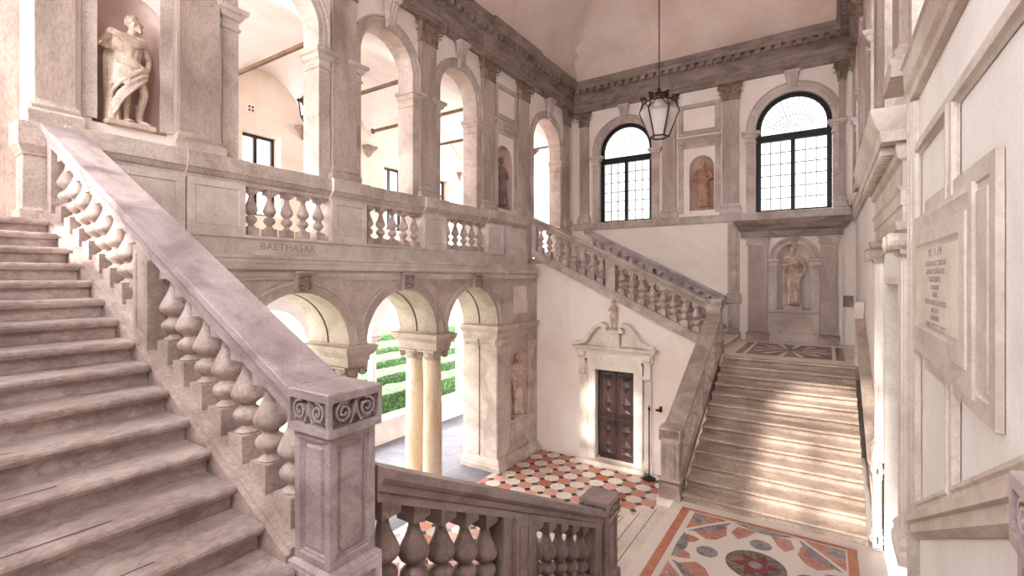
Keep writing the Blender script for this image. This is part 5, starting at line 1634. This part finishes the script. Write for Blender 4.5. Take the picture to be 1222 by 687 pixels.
# groin vault
mb = MB()
nx, ny = 30, 200
xs = [-13.05 + 4.5 * i / nx for i in range(nx + 1)]
ys = [-3.0 + 28.0 * j / ny for j in range(ny + 1)]
vs, fs = [], []
for y in ys:
    k = ((y - (7.41 - 1.23)) % 2.46) / 2.46 * 2 - 1
    zc = 9.75 + 1.25 * math.sqrt(max(0, 1 - k * k))
    for x in xs:
        q = (x + 10.8) / 2.25
        zb_ = 9.75 + 1.45 * math.sqrt(max(0, 1 - min(1, abs(q)) ** 2))
        vs.append((x, y, max(zc, zb_)))
for j in range(ny):
    for i in range(nx):
        a = j * (nx + 1) + i
        fs.append((a, a + 1, a + nx + 2, a + nx + 1))
mb.add(vs, fs); struct(mb.build('ceiling_gallery', 'vault', smooth=.5))
mb = MB(); mb.box(-14, -8.0, -3, 25, 12.5, 12.7); struct(mb.build('roof_gallery', 'vault', smooth=0))
NB = ['first', 'second', 'third', 'fourth', 'fifth', 'sixth', 'seventh']
for k in range(1, 6):
    y = 3.70 + 2.46 * k
    where = ['gallery tie rod crossing behind the first open arch', 'gallery tie rod crossing behind the second open arch', 'gallery tie rod crossing behind the third open arch', 'gallery tie rod upper one seen through the last open arch', 'gallery tie rod lower one seen through the last open arch'][k - 1]
    t = thing('tie_rod', 'brown ' + where, 'tie rod', (-10.8, y, 10.2))
    mb = MB(); mb.box(-12.80, -8.80, y - .035, y + .035, 10.18, 10.26); mb.build('bar', 'beam', t, smooth=0)
    mb = MB(); mb.box(-12.83, -12.79, y - .06, y + .06, 10.14, 10.30); mb.build('anchor_plate', 'beam', t, smooth=0)
    t = thing('vault_corbel', ['grey bracket on the gallery wall beside the black lantern', 'grey bracket on the gallery wall seen through the second arch', 'grey bracket on the gallery wall hidden behind third-arch pier', 'grey bracket on the gallery wall seen through the third arch', 'grey bracket on the gallery wall seen through the last arch'][k - 1], 'corbel', (-12.95, y, 9.4))
    mb = MB(GW); mb.loft([[(y - a, .003, w), (y + a, .003, w), (y + a * .8, p, w), (y - a * .8, p, w)] for a, p, w in ((.03, .03, 9.38), (.10, .08, 9.46), (.16, .16, 9.58), (.24, .24, 9.66), (.25, .25, 9.74))]); mb.build('bracket', 'stone_dark', t, smooth=.4)
t = thing('wall_vent', 'tiny white wall plate with four dark squares inside the gallery', 'vent', (-13.0, 7.2, 9.9))
mb = MB(GW); mb.box(6.98, 7.20, .003, .02, 9.76, 9.98); mb.build('plate', 'white', t, smooth=0)
mb = MB(GW)
for a in (7.02, 7.11):
    for b in (9.79, 9.88): mb.box(a, a + .055, .019, .023, b, b + .055)
mb.build('grille', 'gap', t, smooth=0)

# ------------------------------------------------------------------ cloister and garden
mb = MB(W.left(-11.9))
mb.box(-4, 26, -.45, 0, 0, .66); mb.box(-4, 26, -.50, .05, .66, .74); mb.box(-4, 26, -.48, .03, 0, .12)
struct(mb.build('wall_parapet', 'stone_white', smooth=0))
cl = thing('cloister_column', 'white column on the cloister parapet, seen through the first lower arch', 'column', (-12.12, 5.9, .74))
mb = MB(); mb.rect(-12.30, -11.94, 5.72, 6.08, [(0, .742), (0, .82), (-.02, .83)], 1, 1, 1); mb.lathe((-12.12, 5.9, 0), [(.17, .83), (.18, .88), (.15, .92)], 20); mb.build('base', 'stone_white', cl, smooth=.5)
mb = MB(); mb.lathe((-12.12, 5.9, 0), [(.145, .92), (.14, 1.6), (.12, 3.1)], 20); mb.build('shaft', 'stone_white', cl, smooth=.8)
mb = MB(); mb.lathe((-12.12, 5.9, 0), [(.12, 3.1), (.14, 3.12), (.13, 3.15), (.16, 3.28), (.19, 3.32)], 20); mb.rect(-12.30, -11.94, 5.72, 6.08, [(0, 3.32), (.01, 3.42)], 1, 1, 1); mb.build('capital', 'stone', cl, smooth=.5)
for y, lb in ((8.2, 'white cloister column seen over the big stair post through the first lower arch'), (10.45, 'white cloister column beyond the garden-side wall, before the clipped hedges'), (12.75, 'white cloister column hidden behind the paired hall columns'), (3.6, 'white cloister column hidden behind the mauve stair rail')):
    dup(cl, (-12.12, y, .74), lb)
mb = MB(W.left(-11.92)); mb.box(14.85, 16.2, -.42, -.0, .74, 3.44); struct(mb.build('pillar_cloister', 'stone_white', smooth=0))
mb = MB(W.left(-11.9))
cs = [4.75 + 2.28 * k for k in range(-3, 9)]
wall_openings(mb, -4, 26, 3.45, 5.6, [(c, .95, 3.5, 3.45) for c in cs], -.45, 0)
struct(mb.build('wall_cloister', 'plaster_white', smooth=0))
mb = MB(); mb.box(-60, -12.36, -30, 60, -.1, .15); struct(mb.build('ground_garden', 'lawn', smooth=0))
def hedge(label, x0, x1, y0, y1, h, seed):
    t = thing('hedge', label, 'hedge', ((x0 + x1) / 2, (y0 + y1) / 2, .15), 'clipped garden hedges')
    bm = bmesh.new()
    nx_, ny_, nz_ = max(3, int((x1 - x0) / .12)), max(3, int((y1 - y0) / .14)), 7
    V = {}
    def P(i, j, k):
        if (i, j, k) not in V:
            p = Vector((x0 + (x1 - x0) * i / nx_, y0 + (y1 - y0) * j / ny_, .153 + h * k / nz_))
            q = noise.noise_vector(p * 3.7 + Vector((seed, 0, 0))) * .045 + noise.noise_vector(p * 9.0) * .035
            if k == 0: q = Vector((q.x, q.y, 0))
            V[(i, j, k)] = bm.verts.new(p + q - ORG[t.name])
        return V[(i, j, k)]
    for i in range(nx_):
        for j in range(ny_): bm.faces.new([P(i, j, nz_), P(i + 1, j, nz_), P(i + 1, j + 1, nz_), P(i, j + 1, nz_)])
    for k in range(nz_):
        for i in range(nx_):
            for j in (0, ny_): bm.faces.new([P(i, j, k), P(i + 1, j, k), P(i + 1, j, k + 1), P(i, j, k + 1)])
        for j in range(ny_):
            for i in (0, nx_): bm.faces.new([P(i, j, k), P(i, j + 1, k), P(i, j + 1, k + 1), P(i, j, k + 1)])
    bmesh.ops.recalc_face_normals(bm, faces=bm.faces)
    me = bpy.data.meshes.new('foliage'); bm.to_mesh(me); bm.free(); me.materials.append(M['hedge']); me.shade_smooth()
    link('foliage', me, t)
for i, (x0, x1, y0, y1, h, lb) in enumerate([
    (-14.9, -13.7, 10.6, 19.0, .80, 'clipped green hedge closest to the cloister parapet, lowest band in the arch'),
    (-17.3, -15.9, 11.0, 21.0, .92, 'second clipped green hedge row behind the parapet'),
    (-20.2, -18.5, 11.4, 24.0, 1.0, 'third clipped green hedge row across the garden'),
    (-24.0, -21.6, 12.0, 27.0, 1.05, 'fourth clipped green hedge row across the garden'),
    (-28.6, -25.8, 13.0, 31.0, 1.15, 'last and highest-seeming hedge row before the white cloister wing')]):
    hedge(lb, x0, x1, y0, y1, h, i * 3.1)
t = thing('cloister_wing', 'sun-bleached cloister wing with windows closing the garden', 'building', (-31, 12, .15))
mb = MB(W.left(-30)); 
ops = [(c, 1.0, 3.2, .15) for c in [-16 + 2.9 * k for k in range(23)]]
wall_openings(mb, -20, 52, .15, 13.0, ops, -.5, 0); mb.build('facade', 'plaster_white', t, smooth=0)
mb = MB(W.left(-30)); mb.box(-20, 52, .003, .15, 5.4, 5.7); mb.box(-20, 52, .003, .3, 12.6, 13.0); mb.build('string_course', 'stone_white', t, smooth=0)
mb = MB(W.left(-33)); mb.box(-20, 52, -.2, 0, .15, 6.0); mb.build('inner_wall', 'plaster_white', t, smooth=0)
for k in range(12):
    c = -14.5 + 5.0 * k
    mb = MB(W.left(-30)); mb.panel(c - .7, c + .7, 7.2, 9.8, [(0, .003), (0, .10), (.18, .10), (.2, .012)]); mb.build('window', 'paving', t, smooth=0)

GROUPS = {'pilaster': 'pilasters with carved capitals', 'keystone': 'keystones over the arches', 'newel_post': 'square posts of the stair balustrades', 'column': 'paired columns of the lower arcade',
          'cloister_column': 'columns on the cloister parapet', 'tie_rod': 'tie rods of the gallery vault', 'vault_corbel': 'corbels of the gallery vault', 'staircase': 'flights of the double staircase',
          'balustrade': 'stair and gallery balustrades', 'statue': 'niche and pediment statues', 'carved_band': 'key-pattern bands'}
for o in S.objects:
    k = o.name.split('.')[0]
    if o.parent is None and k in GROUPS and 'category' in o: o['group'] = GROUPS[k]

# ------------------------------------------------------------------ light
w = bpy.data.worlds.new('sky'); S.world = w; w.use_nodes = True
nt = w.node_tree
bg = nt.nodes['Background']
bg.inputs[0].default_value = (0.93, 0.96, 1.0, 1)
bg.inputs[1].default_value = 10.0

def sun(az_dir, strength, ang, col):
    l = bpy.data.lights.new('sun', 'SUN'); l.energy = strength; l.angle = ang; l.color = col
    o = bpy.data.objects.new('sun', l); COL.objects.link(o)
    o.rotation_mode = 'QUATERNION'; o.rotation_quaternion = Vector(az_dir).to_track_quat('-Z', 'Y')
    o['kind'] = 'helper'
sun((.06, 1.0, -.55), 4.0, .03, (1.0, .93, .85))
def area(name, loc, direc, sx, sy, e, col):
    l = bpy.data.lights.new(name, 'AREA'); l.shape = 'RECTANGLE'; l.size, l.size_y, l.energy, l.color = sx, sy, e, col
    o = bpy.data.objects.new(name, l); COL.objects.link(o); o.location = loc
    o.rotation_mode = 'QUATERNION'; o.rotation_quaternion = Vector(direc).to_track_quat('-Z', 'Y')
    o['kind'] = 'helper'
WARM, COOL = (1.0, .955, .92), (.95, .97, 1.0)
for x in (-6.03, -.86): area('window_daylight', (x, -1.3, 9.0), (0, 1, -.25), 1.8, 3.2, 85, COOL)

# ------------------------------------------------------------------ camera
cd = bpy.data.cameras.new('camera'); cam = bpy.data.objects.new('camera', cd); COL.objects.link(cam)
cd.sensor_fit = 'HORIZONTAL'; cd.sensor_width = 36.0; cd.lens = 577.0 / 1222 * 36
cd.shift_y = -12.5 / 1222
cd.clip_start = .05; cd.clip_end = 300
cam.location = (0, 0, 5.3)
cam.rotation_euler = (PI / 2, 0, math.atan(376 / 577.0))
S.camera = cam
S.view_settings.view_transform = 'Standard'
S.view_settings.look = 'None'
S.view_settings.exposure = 1.0
S.view_settings.gamma = 1.0
S.view_settings.use_curve_mapping = False
S.cycles.use_denoising = True
S.cycles.max_bounces = 10
S.cycles.diffuse_bounces = 4
S.cycles.sample_clamp_indirect = 8
